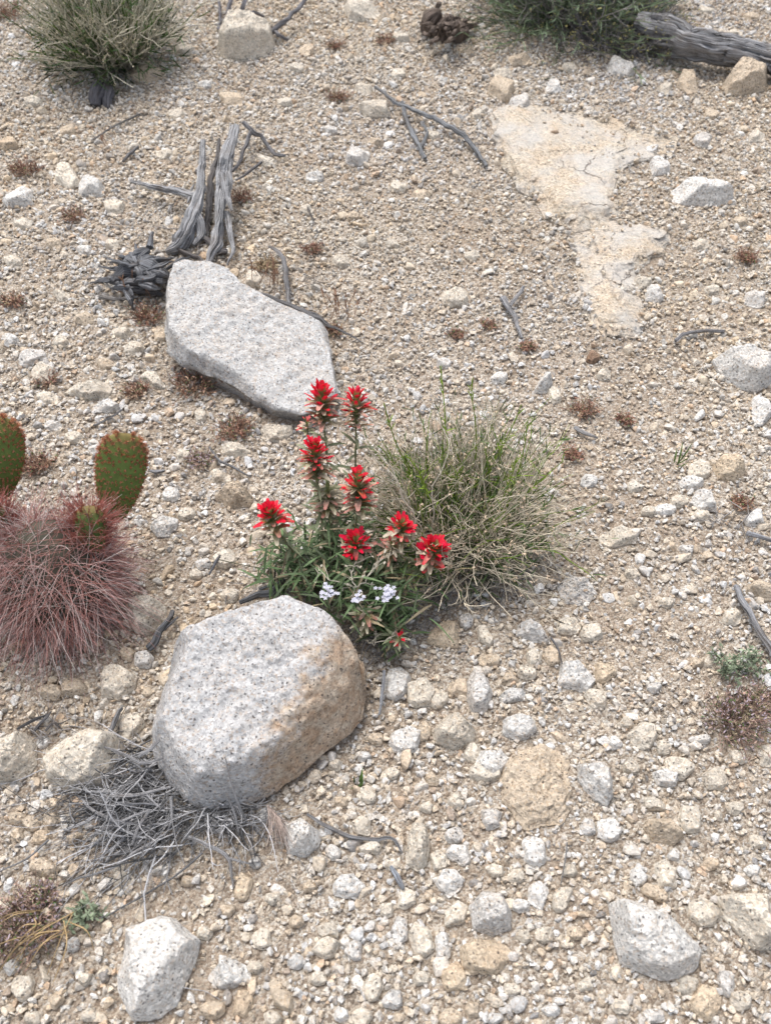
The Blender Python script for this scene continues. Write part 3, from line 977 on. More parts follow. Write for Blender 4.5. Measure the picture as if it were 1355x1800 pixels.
FINE = [(760, 400, 190), (1110, 860, 170), (720, 600, 110), (1020, 960, 110), (860, 330, 120), (500, 250, 90), (1200, 1130, 80)]
FINEW = [(at(a_, b_), c_ * mpp(a_, b_)) for a_, b_, c_ in FINE]


def fine(x, y):
    b = np.zeros(len(x))
    for p, r0 in FINEW:
        b = np.maximum(b, np.exp(-((x - p.x) ** 2 + (y - p.y) ** 2) / (r0 * r0)))
    return b


def k_big(x, y): return np.clip(0.7 + 1.0 * soft(x, y), 0.08, 1) * (1 - 0.9 * bare(x, y)) * (1 - 0.85 * fine(x, y))
def k_mid(x, y): return np.clip(0.8 + 0.9 * soft(x + 5, y), 0.15, 1) * (1 - 0.75 * bare(x, y)) * (1 - 0.5 * fine(x, y))
def k_small(x, y): return 1 - 0.45 * bare(x, y)
def k_tiny(x, y): return np.where(y < 1.9, 1.0, 0.0)


tot = [scatter(9500, 0.017, 0.036, 2, 1.5, 0.08, k_big),
       scatter(78000, 0.0095, 0.020, 1, 1.15, 0.2, k_mid),
       scatter(150000, 0.006, 0.012, 0, 1.0, 0.4, k_small),
       scatter(60000, 0.003, 0.006, 0, 1.0, 0.5, k_tiny)]
V = np.concatenate(GV); Fg = np.concatenate(GF); Cg = np.concatenate(GC)
print("gravel", tot, len(V), len(Fg))
me = mesh_np("gravel", V, Fg.ravel(), np.full(len(Fg), 3), False, Cg)
g = link("gravel", me, M_GRAVEL)
tag(g, "cream and tan granite gravel covering the ground", "gravel", kind='stuff')
del GV, GF, GC, V, Fg, Cg
# ------------------------------------------------------------------ dead wood
def spline(P, n):
    P = np.asarray(P, float)
    if len(P) == 2:
        t = np.linspace(0, 1, n)[:, None]
        return P[0] * (1 - t) + P[1] * t
    Q = np.concatenate([[2 * P[0] - P[1]], P, [2 * P[-1] - P[-2]]])
    out = []
    for u in np.linspace(0, len(P) - 1 - 1e-9, n):
        k = int(u); t = u - k
        a, b, c, d = Q[k], Q[k + 1], Q[k + 2], Q[k + 3]
        out.append(0.5 * ((2 * b) + (c - a) * t + (2 * a - 5 * b + 4 * c - d) * t * t + (3 * b - a - 3 * c + d) * t ** 3))
    return np.array(out)


def limb(mb, P, rads, sides=14, n=None, seed=0, groove=0.22, knot=0.2):
    """a weathered limb with grain grooves; UV runs around (x) and along (y) in metres"""
    P = np.asarray(P, float)
    L = np.linalg.norm(np.diff(P, axis=0), axis=1).sum()
    n = n or int(max(6, L / 0.008))
    Q = spline(P, n)
    m = max(rads)
    wig = min(1.1 * m, 0.006)
    Q = Q + wig * np.stack([fbm(Q * 38 + 3.1, seed, 3), fbm(Q * 38 + 9.7, seed + 1, 3), fbm(Q * 38 + 5.3, seed + 2, 3)], 1)
    rr = np.interp(np.linspace(0, 1, n), np.linspace(0, 1, len(rads)), rads)
    T = np.gradient(Q, axis=0)
    T /= np.linalg.norm(T, axis=1)[:, None] + 1e-12
    A = np.cross(T[0], [0.1, 0.2, 1.0]); A /= np.linalg.norm(A)
    As = []
    for k in range(n):
        A = A - T[k] * A.dot(T[k]); A /= np.linalg.norm(A)
        As.append(A)
    As = np.array(As); B = np.cross(T, As)
    th = np.linspace(0, 2 * math.pi, sides + 1)
    s = np.linspace(0, L, n)
    TH, SS = np.meshgrid(th, s)
    q = np.stack([np.cos(TH) * 1.7, np.sin(TH) * 1.7, SS * 11], -1).reshape(-1, 3)
    g = fbm(q * 1.7, seed + 5, 3, 0.7).reshape(TH.shape)
    k2 = fbm(np.stack([np.cos(TH) * .8, np.sin(TH) * .8, SS * 30], -1).reshape(-1, 3), seed + 8, 2).reshape(TH.shape)
    n3 = fbm(np.stack([np.cos(TH) * 2.4, np.sin(TH) * 2.4, SS * 6], -1).reshape(-1, 3), seed + 15, 2).reshape(TH.shape)
    crack = np.exp(-(n3 / .09) ** 2)
    rad = rr[:, None] * (1 + groove * g * 1.6 + knot * k2 - .38 * crack * (sides > 10))
    V = Q[:, None, :] + rad[..., None] * (np.cos(TH)[..., None] * As[:, None] + np.sin(TH)[..., None] * B[:, None])
    uv = np.stack([TH / (2 * math.pi) * max(1.2, m * 180), SS * 2.5 + seed], -1).reshape(-1, 2)
    i, j = np.meshgrid(np.arange(n - 1), np.arange(sides), indexing='ij')
    a = i * (sides + 1) + j
    F = np.stack([a, a + 1, a + sides + 2, a + sides + 1], -1).reshape(-1, 4)
    mb.add(V.reshape(-1, 3), F, (1, 1, 1), uv)
    for e in (0, n - 1):   # broken ends
        c = Q[e] + T[e] * rr[e] * (0.3 if e else -0.3)
        ring = V[e]
        VV = np.concatenate([ring, [c]])
        FF = [((k, k + 1, sides + 1) if e else (k + 1, k, sides + 1)) for k in range(sides)]
        mb.add(VV, FF, (1, 1, 1), np.concatenate([uv.reshape(n, sides + 1, 2)[e], [[0.5, s[e]]]]))


def wood(name, label, cat, limbs, tint=(1, 1, 1), seed=0, group=None, sides=None, smooth=True):
    """limbs: list of (points [(px,py,z)], widths in photo pixels)"""
    mb = MB()
    for k, (pts, wd) in enumerate(limbs):
        P = [at(*p)[:] for p in pts]
        rads = [w * (0.5 if w > 20 else 0.42) * mpp(pts[min(len(pts) - 1, int(round(i * (len(pts) - 1) / max(1, len(wd) - 1))))][0], pts[min(len(pts) - 1, int(round(i * (len(pts) - 1) / max(1, len(wd) - 1))))][1]) for i, w in enumerate(wd)]
        limb(mb, P, rads, sides or (12 if max(wd) < 14 else 30), seed=seed * 7 + k * 13)
    p0 = at(limbs[0][0][0][0], limbs[0][0][0][1])
    o = mb.build(name, M_WOOD, None, p0, smooth)
    o.color = (*tint, 1)
    return tag(o, label, cat, group)


Z = 0.012


def SPL(line, n, seed):
    """thin split slivers running beside a limb"""
    r_ = random.Random(seed)
    (x0, y0, z0), (x1, y1, z1) = line
    out = []
    for _ in range(n):
        t = r_.uniform(0, .8); u = min(1, t + r_.uniform(.15, .4))
        dx = r_.uniform(-13, 13); dz = r_.uniform(-.005, .012)
        f = lambda q, k: (x0 + (x1 - x0) * q + dx * k, y0 + (y1 - y0) * q, max(.006, z0 + (z1 - z0) * q + dz))
        out.append(([f(t, .7), f((t + u) / 2, 1), f(u, 1.15)], [2, r_.uniform(5, 9), 1.5]))
    return out


TW = "dead twigs and sticks on the gravel"
G1 = (1.0, 1.02, 1.06)
DK = (0.45, 0.45, 0.47)
wood("weathered_branch", "pale grey forked driftwood limb, left one of the pair above the wedge boulder", "dead branch",
     [([(358, 248, .10), (355, 290, .085), (350, 340, .06), (338, 385, .04), (318, 425, .02), (292, 445, .008)], [11, 15, 19, 26, 30, 9]),
      ([(348, 345, .06), (315, 338, .05), (270, 328, .04), (232, 318, .035)], [18, 15, 11, 5]),
      ([(345, 380, .045), (352, 410, .02), (340, 432, .01)], [20, 18, 6])] + SPL(((352, 300, .075), (325, 415, .02)), 9, 1), G1, 1, "weathered driftwood limbs", smooth=False)
wood("weathered_branch", "thick split grey driftwood limb, right one of the pair above the wedge boulder", "dead branch",
     [([(412, 222, .13), (403, 265, .11), (392, 305, .08), (388, 345, .055), (385, 390, .035), (382, 430, .02), (365, 465, .006)], [17, 21, 25, 22, 18, 22, 9]),
      ([(392, 310, .085), (400, 340, .075), (408, 372, .06)], [22, 16, 4]),
      ([(398, 375, .04), (402, 410, .03), (410, 440, .02), (398, 465, .01)], [15, 11, 8, 4])] + SPL(((404, 260, .11), (384, 430, .02)), 12, 2), G1, 2, "weathered driftwood limbs", smooth=False)
wood("weathered_branch", "dark thin crooked branch behind the driftwood pair", "dead branch",
     [([(428, 215, .06), (443, 230, .05), (463, 243, .03), (480, 268, .02), (500, 275, .015)], [8, 9, 8, 8, 5]),
      ([(441, 230, .05), (434, 255, .035), (420, 285, .02), (408, 300, .01)], [9, 8, 7, 6]),
      ([(460, 285, .02), (440, 300, .02), (415, 318, .01)], [6, 6, 4])], (.55, .55, .58), 3, "weathered driftwood limbs")
wood("weathered_branch", "short dark splintered branch between the driftwood pair", "dead branch",
     [([(384, 245, .05), (382, 275, .04), (372, 320, .02), (366, 370, .01), (360, 420, .008)], [7, 9, 12, 14, 12]),
      ([(345, 300, .02), (360, 330, .015), (372, 350, .01)], [6, 8, 8]),
      ([(360, 420, .01), (385, 440, .012), (400, 445, .008)], [12, 16, 10]),
      ([(300, 438, .015), (330, 445, .012), (352, 455, .012), (355, 470, .01)], [8, 12, 10, 8])], (.4, .38, .38), 4, "weathered driftwood limbs")
rr_ = np.random.default_rng(5)
RL = [([(205, 492, .012), (228, 478, .03), (246, 484, .02)], [20, 44, 26]), ([(240, 468, .03), (262, 478, .04), (292, 492, .015)], [26, 46, 16]),
      ([(212, 506, .01), (240, 500, .03), (285, 518, .008)], [12, 28, 8]), ([(222, 462, .03), (246, 448, .05), (262, 440, .045)], [10, 24, 12]),
      ([(262, 434, .05), (270, 408, .055)], [15, 6])]
for _ in range(46):
    x0_, y0_ = rr_.normal(248, 24), rr_.normal(478, 17)
    a_ = rr_.normal(.5, .7) + (3.14 if rr_.uniform() < .5 else 0); l_ = rr_.uniform(22, 66)
    z0_ = rr_.uniform(.02, .055)
    RL.append(([(x0_, y0_, z0_), (x0_ + math.cos(a_) * l_ * .5 + rr_.normal(0, 4), y0_ + math.sin(a_) * l_ * .35, z0_ + .008), (x0_ + math.cos(a_) * l_, y0_ + math.sin(a_) * l_ * .7, max(.01, z0_ - .02))], [rr_.uniform(4, 12), rr_.uniform(8, 18), 1.5]))
wood("twisted_root", "charcoal grey gnarled twisted root beside the top of the wedge boulder", "root", RL, (.42, .44, .48), 5, sides=16, smooth=False)
wood("twig", "flat pale splinter of wood below the twisted root", "twig", [([(178, 521, Z), (200, 524, Z), (226, 523, Z)], [9, 10, 6])], (.8, .78, .76), 6, TW)
wood("twig", "dark bent twig standing behind the wedge boulder", "twig",
     [([(473, 432, .03), (492, 448, .03), (503, 475, .025), (506, 505, .012), (509, 535, .01)], [5, 9, 10, 11, 10])], (.6, .6, .62), 7, TW)
wood("twig", "long thin dark twig along the top edge of the wedge boulder", "twig",
     [([(430, 510, .02), (470, 520, .03), (520, 542, .03), (560, 562, .03), (600, 582, .015), (634, 600, Z)], [6, 9, 11, 9, 5, 3]),
      ([(520, 542, .03), (555, 552, .03), (585, 575, .02)], [7, 5, 3])], DK, 8, TW)
wood("twig", "forked dark twig lying left of the bedrock slab", "twig",
     [([(660, 153, .02), (690, 175, .02), (735, 198, .025), (775, 215, .025), (815, 240, .02), (838, 265, .015), (854, 291, Z)], [5, 8, 9, 10, 10, 9, 7]),
      ([(705, 182, .02), (716, 210, .016), (728, 240, .014), (748, 276, Z)], [9, 9, 11, 8]),
      ([(738, 256, .012), (750, 235, .012), (745, 215, .02)], [7, 7, 4])], (.55, .58, .62), 9, TW)
wood("twig", "short forked grey stick on open gravel above the green shrub", "twig",
     [([(882, 522, .016), (893, 540, .016), (906, 560, .015), (918, 595, Z)], [15, 11, 10, 6]),
      ([(897, 540, .016), (908, 520, .016), (918, 503, .014)], [8, 9, 6])], (.85, .87, .92), 10, TW)
wood("twig", "curved grey twig left of the white wedge stone at right", "twig",
     [([(1187, 600, Z), (1203, 587, .016), (1230, 581, .016), (1272, 583, Z)], [9, 8, 7, 9])], (.65, .65, .68), 11, TW)
wood("twig", "small grey splinter right of the green shrub's top", "twig", [([(1010, 752, Z), (1030, 762, Z), (1050, 769, Z)], [9, 9, 4])], (.8, .82, .86), 12, TW)
wood("twig", "straight thick grey stick at the lower right edge", "twig",
     [([(1290, 1027, .016), (1308, 1062, .018), (1330, 1100, .018), (1362, 1152, .016)], [11, 15, 15, 16])], (.75, .77, .82), 13, TW)
wood("twig", "short grey stick cut by the right edge above the straight thick one", "twig", [([(1312, 940, .014), (1335, 946, .014), (1370, 952, .014)], [10, 9, 9])], (.75, .78, .85), 14, TW)
wood("twig", "dark charred stick between the front boulder and the cactus", "twig",
     [([(262, 1142, .014), (278, 1118, .02), (292, 1095, .025), (302, 1074, .02)], [14, 17, 13, 10]),
      ([(283, 1110, .02), (298, 1098, .02), (312, 1085, .015)], [9, 7, 4])], (.38, .4, .44), 15, TW)
wood("twig", "dark broken root poking out behind the front boulder's top", "twig",
     [([(422, 1058, .02), (450, 1046, .03), (475, 1040, .03), (500, 1018, .03)], [10, 13, 15, 12]),
      ([(455, 1035, .03), (470, 1030, .03), (495, 1024, .02)], [6, 7, 5])], (.3, .32, .35), 16, TW)
wood("twig", "long thin crooked grey twig right of the dead grey brush", "twig",
     [([(540, 1432, .015), (572, 1452, .015), (610, 1468, Z), (655, 1474, Z), (690, 1474, Z), (706, 1500, Z)], [5, 8, 9, 8, 7, 3])], (.7, .72, .76), 17, TW)
wood("twig", "pale grey upright sliver of wood right of the front boulder", "twig",
     [([(675, 1178, .03), (672, 1215, .02), (666, 1258, Z)], [7, 7, 4])], (1.0, 1.05, 1.15), 18, TW)
wood("twig", "curved dark twig touching the light grey sharp-edged flake", "twig",
     [([(968, 1120, .02), (980, 1140, .015), (988, 1168, Z)], [4, 6, 3])], (.5, .5, .53), 19, TW)
wood("twig", "small blue-grey chip of wood near the bottom middle", "twig", [([(688, 1524, Z), (698, 1545, Z), (708, 1562, Z)], [8, 16, 8])], (.9, 1.0, 1.15), 20, TW)
wood("twig", "thin dark twig above the twisted root at the left", "twig", [([(165, 245, Z), (205, 220, Z), (235, 205, Z), (250, 198, Z)], [4, 4, 4, 3])], (.5, .5, .5), 21, TW)
wood("twig", "short dark twig below the thin one at the left", "twig", [([(216, 283, Z), (230, 270, Z), (244, 258, Z)], [5, 7, 5])], (.5, .5, .52), 22, TW)
wood("twig", "tiny dark twig right of the driftwood pair", "twig", [([(540, 362, Z), (545, 374, Z), (550, 387, Z)], [4, 5, 3])], (.35, .33, .33), 23, TW)
wood("twig", "thin twig below the left of the wedge boulder", "twig", [([(165, 748, Z), (190, 738, Z), (215, 720, Z)], [5, 5, 4])], (.6, .6, .62), 24, TW)
wood("twig", "thin grey twig between cactus tips and tan wedge stone", "twig", [([(368, 785, Z), (385, 808, .016), (410, 822, .016), (440, 838, Z)], [4, 5, 5, 3])], (.6, .62, .66), 25, TW)
wood("twig", "little dark stick left of the paintbrush leaves", "twig", [([(368, 1010, Z), (378, 990, .016), (386, 975, .016)], [5, 7, 4])], (.45, .48, .55), 26, TW)
wood("twig", "grey twig lying just left of the dead brush", "twig", [([(190, 1290, .02), (205, 1262, .025), (217, 1244, .02)], [12, 13, 7])], (.6, .62, .66), 27, TW)
wood("twig", "thin dark stick under the cactus by the left edge", "twig", [([(30, 1282, Z), (60, 1265, .016), (85, 1255, .016)], [6, 7, 4]), ([(62, 1285, Z), (80, 1262, .02), (90, 1250, .016)], [6, 6, 3]), ([(80, 1285, .02), (95, 1270, .02), (112, 1285, Z)], [5, 5, 3])], (.4, .4, .42), 28, TW)
wood("twig", "hair-thin vertical twig right of the bottom middle", "twig", [([(996, 1480, Z), (993, 1515, .016), (985, 1555, Z)], [3, 3, 2])], (.7, .72, .75), 29, TW)
wood("twig", "small bluish splinter beside the cactus pad", "twig", [([(262, 826, Z), (276, 828, Z), (290, 826, Z)], [5, 10, 5])], (.7, .72, .78), 30, TW)
wood("fallen_log", "long weathered grey log with a pale split top at the upper right", "log",
     [([(1120, 40, .07), (1170, 52, .075), (1225, 75, .07), (1290, 88, .06), (1350, 105, .05), (1420, 135, .05)], [30, 46, 44, 40, 42, 44]),
      ([(1180, 92, .03), (1240, 104, .03), (1300, 112, .025)], [16, 18, 14])], (.72, .73, .76), 31, sides=56)
SL = [([(752, 60, .0), (760, 34, .05), (772, 22, .07)], [30, 36, 16]), ([(775, 70, .0), (784, 46, .04), (795, 26, .07)], [30, 34, 14]), ([(802, 72, .0), (808, 52, .03), (804, 34, .05)], [26, 26, 8]),
      ([(808, 62, .01), (822, 48, .03), (836, 44, .02)], [20, 15, 6])]
for _ in range(40):
    x0_, y0_, a_, l_ = rr_.normal(782, 17), rr_.normal(50, 12), rr_.uniform(0, 6.28), rr_.uniform(10, 26)
    z0_ = rr_.uniform(.03, .09)
    SL.append(([(x0_, y0_, z0_), (x0_ + math.cos(a_) * l_ * .5, y0_ + math.sin(a_) * l_ * .4, z0_ + .008), (x0_ + math.cos(a_) * l_, y0_ + math.sin(a_) * l_ * .7, max(.01, z0_ - .02))], [rr_.uniform(3, 10), rr_.uniform(5, 12), 1]))
wood("stump", "dark brown hollow knot of wood near the top middle", "stump", SL, (.40, .32, .27), 32, sides=14, smooth=False)
wood("dead_branch", "dark dry branch behind the blocky stone at the top", "dead branch",
     [([(472, 62, .02), (495, 42, .04), (518, 22, .05), (540, -5, .06)], [12, 10, 9, 8]),
      ([(480, 50, .02), (492, 62, .03), (506, 72, .01)], [8, 8, 5])], (.5, .5, .54), 33, "dark dry branches at the top")
wood("dead_branch", "tangle of dark dry sticks above the blocky stone at the top", "dead branch",
     [([(395, 40, .02), (402, 20, .05), (410, -20, .08)], [10, 9, 8]), ([(420, 35, .02), (428, 10, .05), (440, -20, .07)], [9, 9, 7]),
      ([(385, 55, .01), (388, 20, .03), (380, -20, .05)], [7, 7, 5]), ([(405, 32, .03), (440, 22, .03), (465, 28, .01)], [6, 7, 5])], (.5, .5, .55), 34, "dark dry branches at the top")
wood("bark_piece", "dark grey block of rotten bark below the upper left shrub", "bark piece",
     [([(170, 188, .0), (172, 168, .02), (178, 148, .03)], [22, 28, 26]), ([(190, 190, .0), (190, 165, .02), (194, 145, .02)], [16, 20, 14])], (.3, .3, .34), 35)


# ------------------------------------------------------------------ plants
def npv(v): return np.array(v[:])


def unit(v):
    v = np.asarray(v, float)
    return v / (np.linalg.norm(v) + 1e-12)


def jitter(c, r_, k=0.15):
    return np.clip(np.asarray(c) * (1 + r_.normal(0, k)), 0.004, 1)


def curve_path(p, d, L, r_, n=7, grav=0.0, wander=0.25, up=0.0):
    P = [np.array(p, float)]
    d = unit(d)
    ax = r_.normal(0, 1, 3)
    for k in range(n - 1):
        d = unit(d + (wander * (r_.normal(0, 1, 3) * 0.5 + ax * 0.25) + np.array([0, 0, up - grav])) / n * 1.6)
        q = P[-1] + d * L / (n - 1)
        P.append(q)
    P = np.array(P)
    return P


def above(P, m=0.004):
    P[:, 2] = np.maximum(P[:, 2], H(P[:, 0], P[:, 1]) + m)
    return P


# --- broom-like green shrub right of the flowers
def broom(name, label, cx, cy, baser, nst, hgt, spread, seed, cols, leafy=0.5, lean=(0, 0), thick=0.0009, twig=3, group=None, greenf=0.35, lw=1.0, low=0.15, core=0, shoots=0, tang=0.6):
    r_ = np.random.default_rng(seed)
    root = empty(name, at(cx, cy), label, "shrub", group)
    base = npv(at(cx, cy))
    dry, green = MB(), MB()
    for k in range(nst):
        a = r_.uniform(0, 2 * math.pi)
        q = math.sqrt(r_.uniform(0, 1))
        b = base + np.array([math.cos(a) * q * baser, math.sin(a) * q * baser, 0])
        b[2] = h1(b[0], b[1])
        el = r_.uniform(low, 1.0)
        tilt = math.acos(min(1, el ** 0.75)) * spread
        aa = a + r_.normal(0, 0.5)
        d = np.array([math.cos(aa) * math.sin(tilt) + lean[0], math.sin(aa) * math.sin(tilt) + lean[1], math.cos(tilt)])
        L = hgt * r_.uniform(0.55, 1.05)
        isg = r_.uniform() < greenf
        P = above(curve_path(b, d, L, r_, 8, 0.0, tang, 0.25))
        t0 = thick * r_.uniform(0.8, 1.5)
        if isg:
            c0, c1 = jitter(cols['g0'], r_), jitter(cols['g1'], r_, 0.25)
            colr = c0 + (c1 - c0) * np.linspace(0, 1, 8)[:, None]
            green.tube(P, np.linspace(t0, t0 * 0.6, 8), colr, 4)
            M = green
        else:
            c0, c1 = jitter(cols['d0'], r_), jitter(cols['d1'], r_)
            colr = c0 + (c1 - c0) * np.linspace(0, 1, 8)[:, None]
            dry.tube(P, np.linspace(t0 * 1.3, t0 * 0.45, 8), colr, 3)
            M = dry
        for j in range(r_.poisson(twig)):
            k0 = r_.integers(2, 7)
            dd = unit(P[k0] - P[k0 - 1]) + r_.normal(0, 0.4 + .3 * tang, 3)
            l2 = L * r_.uniform(0.12, 0.38)
            P2 = above(curve_path(P[k0], dd, l2, r_, 5, 0, 0.8, 0.3))
            cc = (jitter(cols['g1'], r_, .25) if isg else jitter(cols['d1'], r_))
            M.tube(P2, np.linspace(t0 * 0.6, t0 * 0.35, 5), cc, 3)
            if not isg and r_.uniform() < 0.5:   # dry seed heads
                for _ in range(3):
                    e = P2[-1] + r_.normal(0, 0.0025, 3)
                    dry.blade(e, r_.normal(0, 1, 3), r_.normal(0, 1, 3), 0.005, 0.0025, cols['seed'], cols['seed'], 0.3, 2)
        nl = r_.poisson(leafy * (9 if isg else 2))
        for j in range(nl):
            k0 = r_.integers(1, 8)
            p = P[k0] + r_.normal(0, 0.001, 3)
            dd = unit(P[k0] - P[k0 - 1]) + r_.normal(0, 0.45, 3)
            cl = jitter(cols['leaf'], r_, .3)
            green.blade(p, dd, r_.normal(0, 1, 3), r_.uniform(0.012, 0.028) * lw, 0.0018 * lw, cl, cl * 1.3, 0.35, 3)
    for k in range(core):
        a = r_.uniform(0, 2 * math.pi); q = math.sqrt(r_.uniform(0, 1)) * hgt * .62; zc = hgt * r_.uniform(.05, .5)
        pt = base + np.array([math.cos(a) * q + lean[0] * zc, math.sin(a) * q + lean[1] * zc, zc * (1 - .5 * q / hgt)])
        cl = jitter(cols['leaf'], r_, .35) * .85
        dd = unit(pt - base) + r_.normal(0, .45, 3)
        green.blade(pt, dd, r_.normal(0, 1, 3), r_.uniform(.014, .034) * lw, .0022 * lw, cl, cl * 1.25, .35, 3)
    for k in range(shoots):
        a = r_.uniform(0, 2 * math.pi)
        d = np.array([math.cos(a) * .5 + lean[0], math.sin(a) * .4 + lean[1] + .1, 1.0])
        P = curve_path(base + np.array([math.cos(a), math.sin(a), 0]) * baser * .6, d, hgt * r_.uniform(1.0, 1.28), r_, 9, 0, .7, .2)
        cg = jitter(cols['g1'], r_, .15)
        green.tube(P, np.linspace(thick * 1.5, thick * .9, 9), cg, 4)
        for j in range(16):
            k0 = r_.integers(4, 9)
            green.blade(P[k0] + (P[k0 - 1] - P[k0]) * r_.uniform(0, 1), unit(P[k0] - P[k0 - 1]) + r_.normal(0, .3, 3), r_.normal(0, 1, 3), .016, .0022, cg, cg * 1.1, .3, 3)
    dry.build("dry_branches", M_STEM, root)
    if green.V: green.build("green_foliage", M_LEAF, root)
    return root


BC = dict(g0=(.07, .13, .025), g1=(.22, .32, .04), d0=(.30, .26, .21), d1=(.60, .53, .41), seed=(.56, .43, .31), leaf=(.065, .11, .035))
broom("green_shrub", "bushy green and straw-coloured broom shrub right of the red flowers", 808, 945, 0.055, 620, 0.215, 0.9, 41, BC, 0.8, (0.03, 0.19), 0.0009, 3.4, greenf=0.24, core=1500, shoots=8, tang=1.25)

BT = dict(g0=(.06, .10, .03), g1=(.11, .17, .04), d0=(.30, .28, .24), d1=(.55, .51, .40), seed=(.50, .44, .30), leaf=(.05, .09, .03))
broom("desert_shrub", "rounded shrub with pale straw stems and green heart at the upper left", 205, 112, 0.06, 520, 0.30, 1.0, 42, BT, 0.6, (0, 0.02), 0.0015, 3.0, "shrubs along the top edge", 0.24, 1.5, 0.38, core=900, tang=0.9)
BU = dict(g0=(.09, .13, .08), g1=(.19, .24, .12), d0=(.13, .12, .12), d1=(.25, .23, .22), seed=(.40, .36, .14), leaf=(.16, .21, .13))
broom("desert_shrub", "spreading grey-green leafy shrub left of the log at the top", 1000, 18, 0.12, 620, 0.34, 1.2, 43, BU, 1.5, (0, 0.0), 0.0013, 3.0, "shrubs along the top edge", 0.55, 1.6, 0.05)
BV = dict(BU); BV['d0'] = (.10, .095, .10); BV['d1'] = (.20, .19, .19)
broom("dead_shrub", "dark leafless tangle of twigs at the left end of the log", 1085, 66, 0.11, 260, 0.15, 1.2, 44, BV, 0.0, (-0.05, -0.1), 0.0013, 4.0, None, 0.0, 1, 0.02)


# --- dead grey brush at the front boulder's foot
def dead_brush():
    r_ = np.random.default_rng(50)
    root = empty("dead_brush", at(270, 1400), "tangled dead grey brush spilling from under the front boulder", "dead brush")
    mb, big = MB(), MB()
    for k in range(560):
        w = r_.uniform()
        if w < 0.62:
            sx, sy = r_.normal(272, 46), r_.normal(1400, 46)
            ang = R(r_.normal(207, 34))      # in picture sense: pointing left and down
        else:
            sx, sy = r_.normal(390, 50), r_.normal(1435, 14)
            ang = R(r_.uniform(150, 395))
        b = npv(at(sx, sy, r_.uniform(0.004, 0.024)))
        L = r_.gamma(3.0, 0.022) + 0.02 if w < 0.62 else r_.gamma(3, 0.011) + 0.01
        L = min(L, 0.19)
        d = np.array([math.cos(ang), math.sin(ang), r_.normal(0.12, 0.25)])
        P = above(curve_path(b, d, L, r_, 9, 0.25, 1.3), 0.010)
        g = (0.10 + 1.05 * r_.uniform(0, 1) ** 1.6) * 1.2
        col = np.array([.42, .415, .42]) * g
        t0 = 0.0004 + 0.0014 * r_.uniform() ** 2.2
        mb.tube(P, np.linspace(t0, t0 * 0.45, 9), col, 4)
        for j in range(r_.poisson(1.8)):
            k0 = r_.integers(2, 8)
            P2 = above(curve_path(P[k0], unit(P[k0] - P[k0 - 1]) + r_.normal(0, .6, 3), L * r_.uniform(.15, .45), r_, 5, .1, 1.3), 0.010)
            mb.tube(P2, np.linspace(t0 * .6, t0 * .3, 5), col * r_.uniform(.8, 1.15), 3)
    mb.build("twigs", M_STEM, root)
    for k, (pts, wd) in enumerate([
            ([(262, 1425, .05), (225, 1440, .04), (190, 1455, .03), (160, 1470, .03)], [5, 8, 9, 5]),
            ([(300, 1385, .05), (260, 1393, .05), (215, 1400, .045), (180, 1402, .03)], [6, 7, 8, 4]),
            ([(275, 1475, .03), (235, 1500, .03), (200, 1525, .02), (150, 1540, .015), (110, 1560, .012)], [8, 9, 7, 6, 3]),
            ([(262, 1425, .05), (245, 1450, .04), (232, 1485, .03)], [8, 9, 6]),
            ([(330, 1470, .02), (365, 1485, .025), (400, 1505, .02), (408, 1535, .012), (412, 1560, .01)], [8, 10, 11, 8, 5]),
            ([(402, 1508, .02), (432, 1518, .015), (455, 1517, .01)], [7, 5, 3]),
            ([(140, 1400, .03), (165, 1425, .035), (200, 1440, .04), (235, 1450, .03)], [5, 8, 10, 8]),
            ([(125, 1358, .03), (150, 1385, .03), (182, 1418, .03), (215, 1440, .02)], [4, 6, 8, 8]),
            ([(245, 1330, .05), (262, 1318, .06), (280, 1300, .07)], [8, 9, 5]),
            ([(180, 1312, .04), (215, 1325, .05), (250, 1340, .05), (285, 1332, .05)], [5, 8, 8, 6]),
            ([(300, 1400, .04), (302, 1440, .03), (290, 1470, .02)], [8, 7, 5]),
            ([(400, 1400, .06), (412, 1430, .04), (420, 1460, .02)], [5, 7, 6]),
            ([(395, 1330, .10), (405, 1370, .085), (418, 1410, .06), (432, 1440, .03)], [2, 4, 6, 5])]):
        m2 = MB()
        P = [at(*p)[:] for p in pts]
        limb(m2, P, [w_ * .34 * mpp(p[0], p[1]) for w_, p in zip(wd, pts)], 8, seed=700 + k, groove=.2)
        o_ = m2.build("branch", M_WOOD, root)
        o_.color = (0.95, 0.96, 1.0, 1)
    # bronze grass head lying at its right tip
    return root


dead_brush()

g_ = MB()
r_ = np.random.default_rng(61)
b0 = npv(at(470, 1415, .03))
for k in range(46):
    t = r_.uniform(0, 1)
    p = b0 + (npv(at(492, 1440, .03)) - b0) * t
    d = npv(at(512, 1500, .02)) - npv(at(480, 1425, .03)) + r_.normal(0, .018, 3)
    P = curve_path(p, d, r_.uniform(.02, .055), r_, 5, 0, .3)
    g_.tube(above(P, .012), [.0006, .0006, .0005, .0004, .0002], np.array([.45, .36, .31]) * r_.uniform(.7, 1.15), 3)
tag(g_.build("dry_grass_head", M_STEM, None, at(470, 1415)), "feathery bronze dry grass head right of the dead brush", "dry grass")


# --- paintbrush
RED = np.array([.80, .014, .045]); RED2 = np.array([.64, .01, .05]); PINK = np.array([.62, .26, .22]); GRN = np.array([.22, .25, .09]); PALE = np.array([.56, .50, .38])


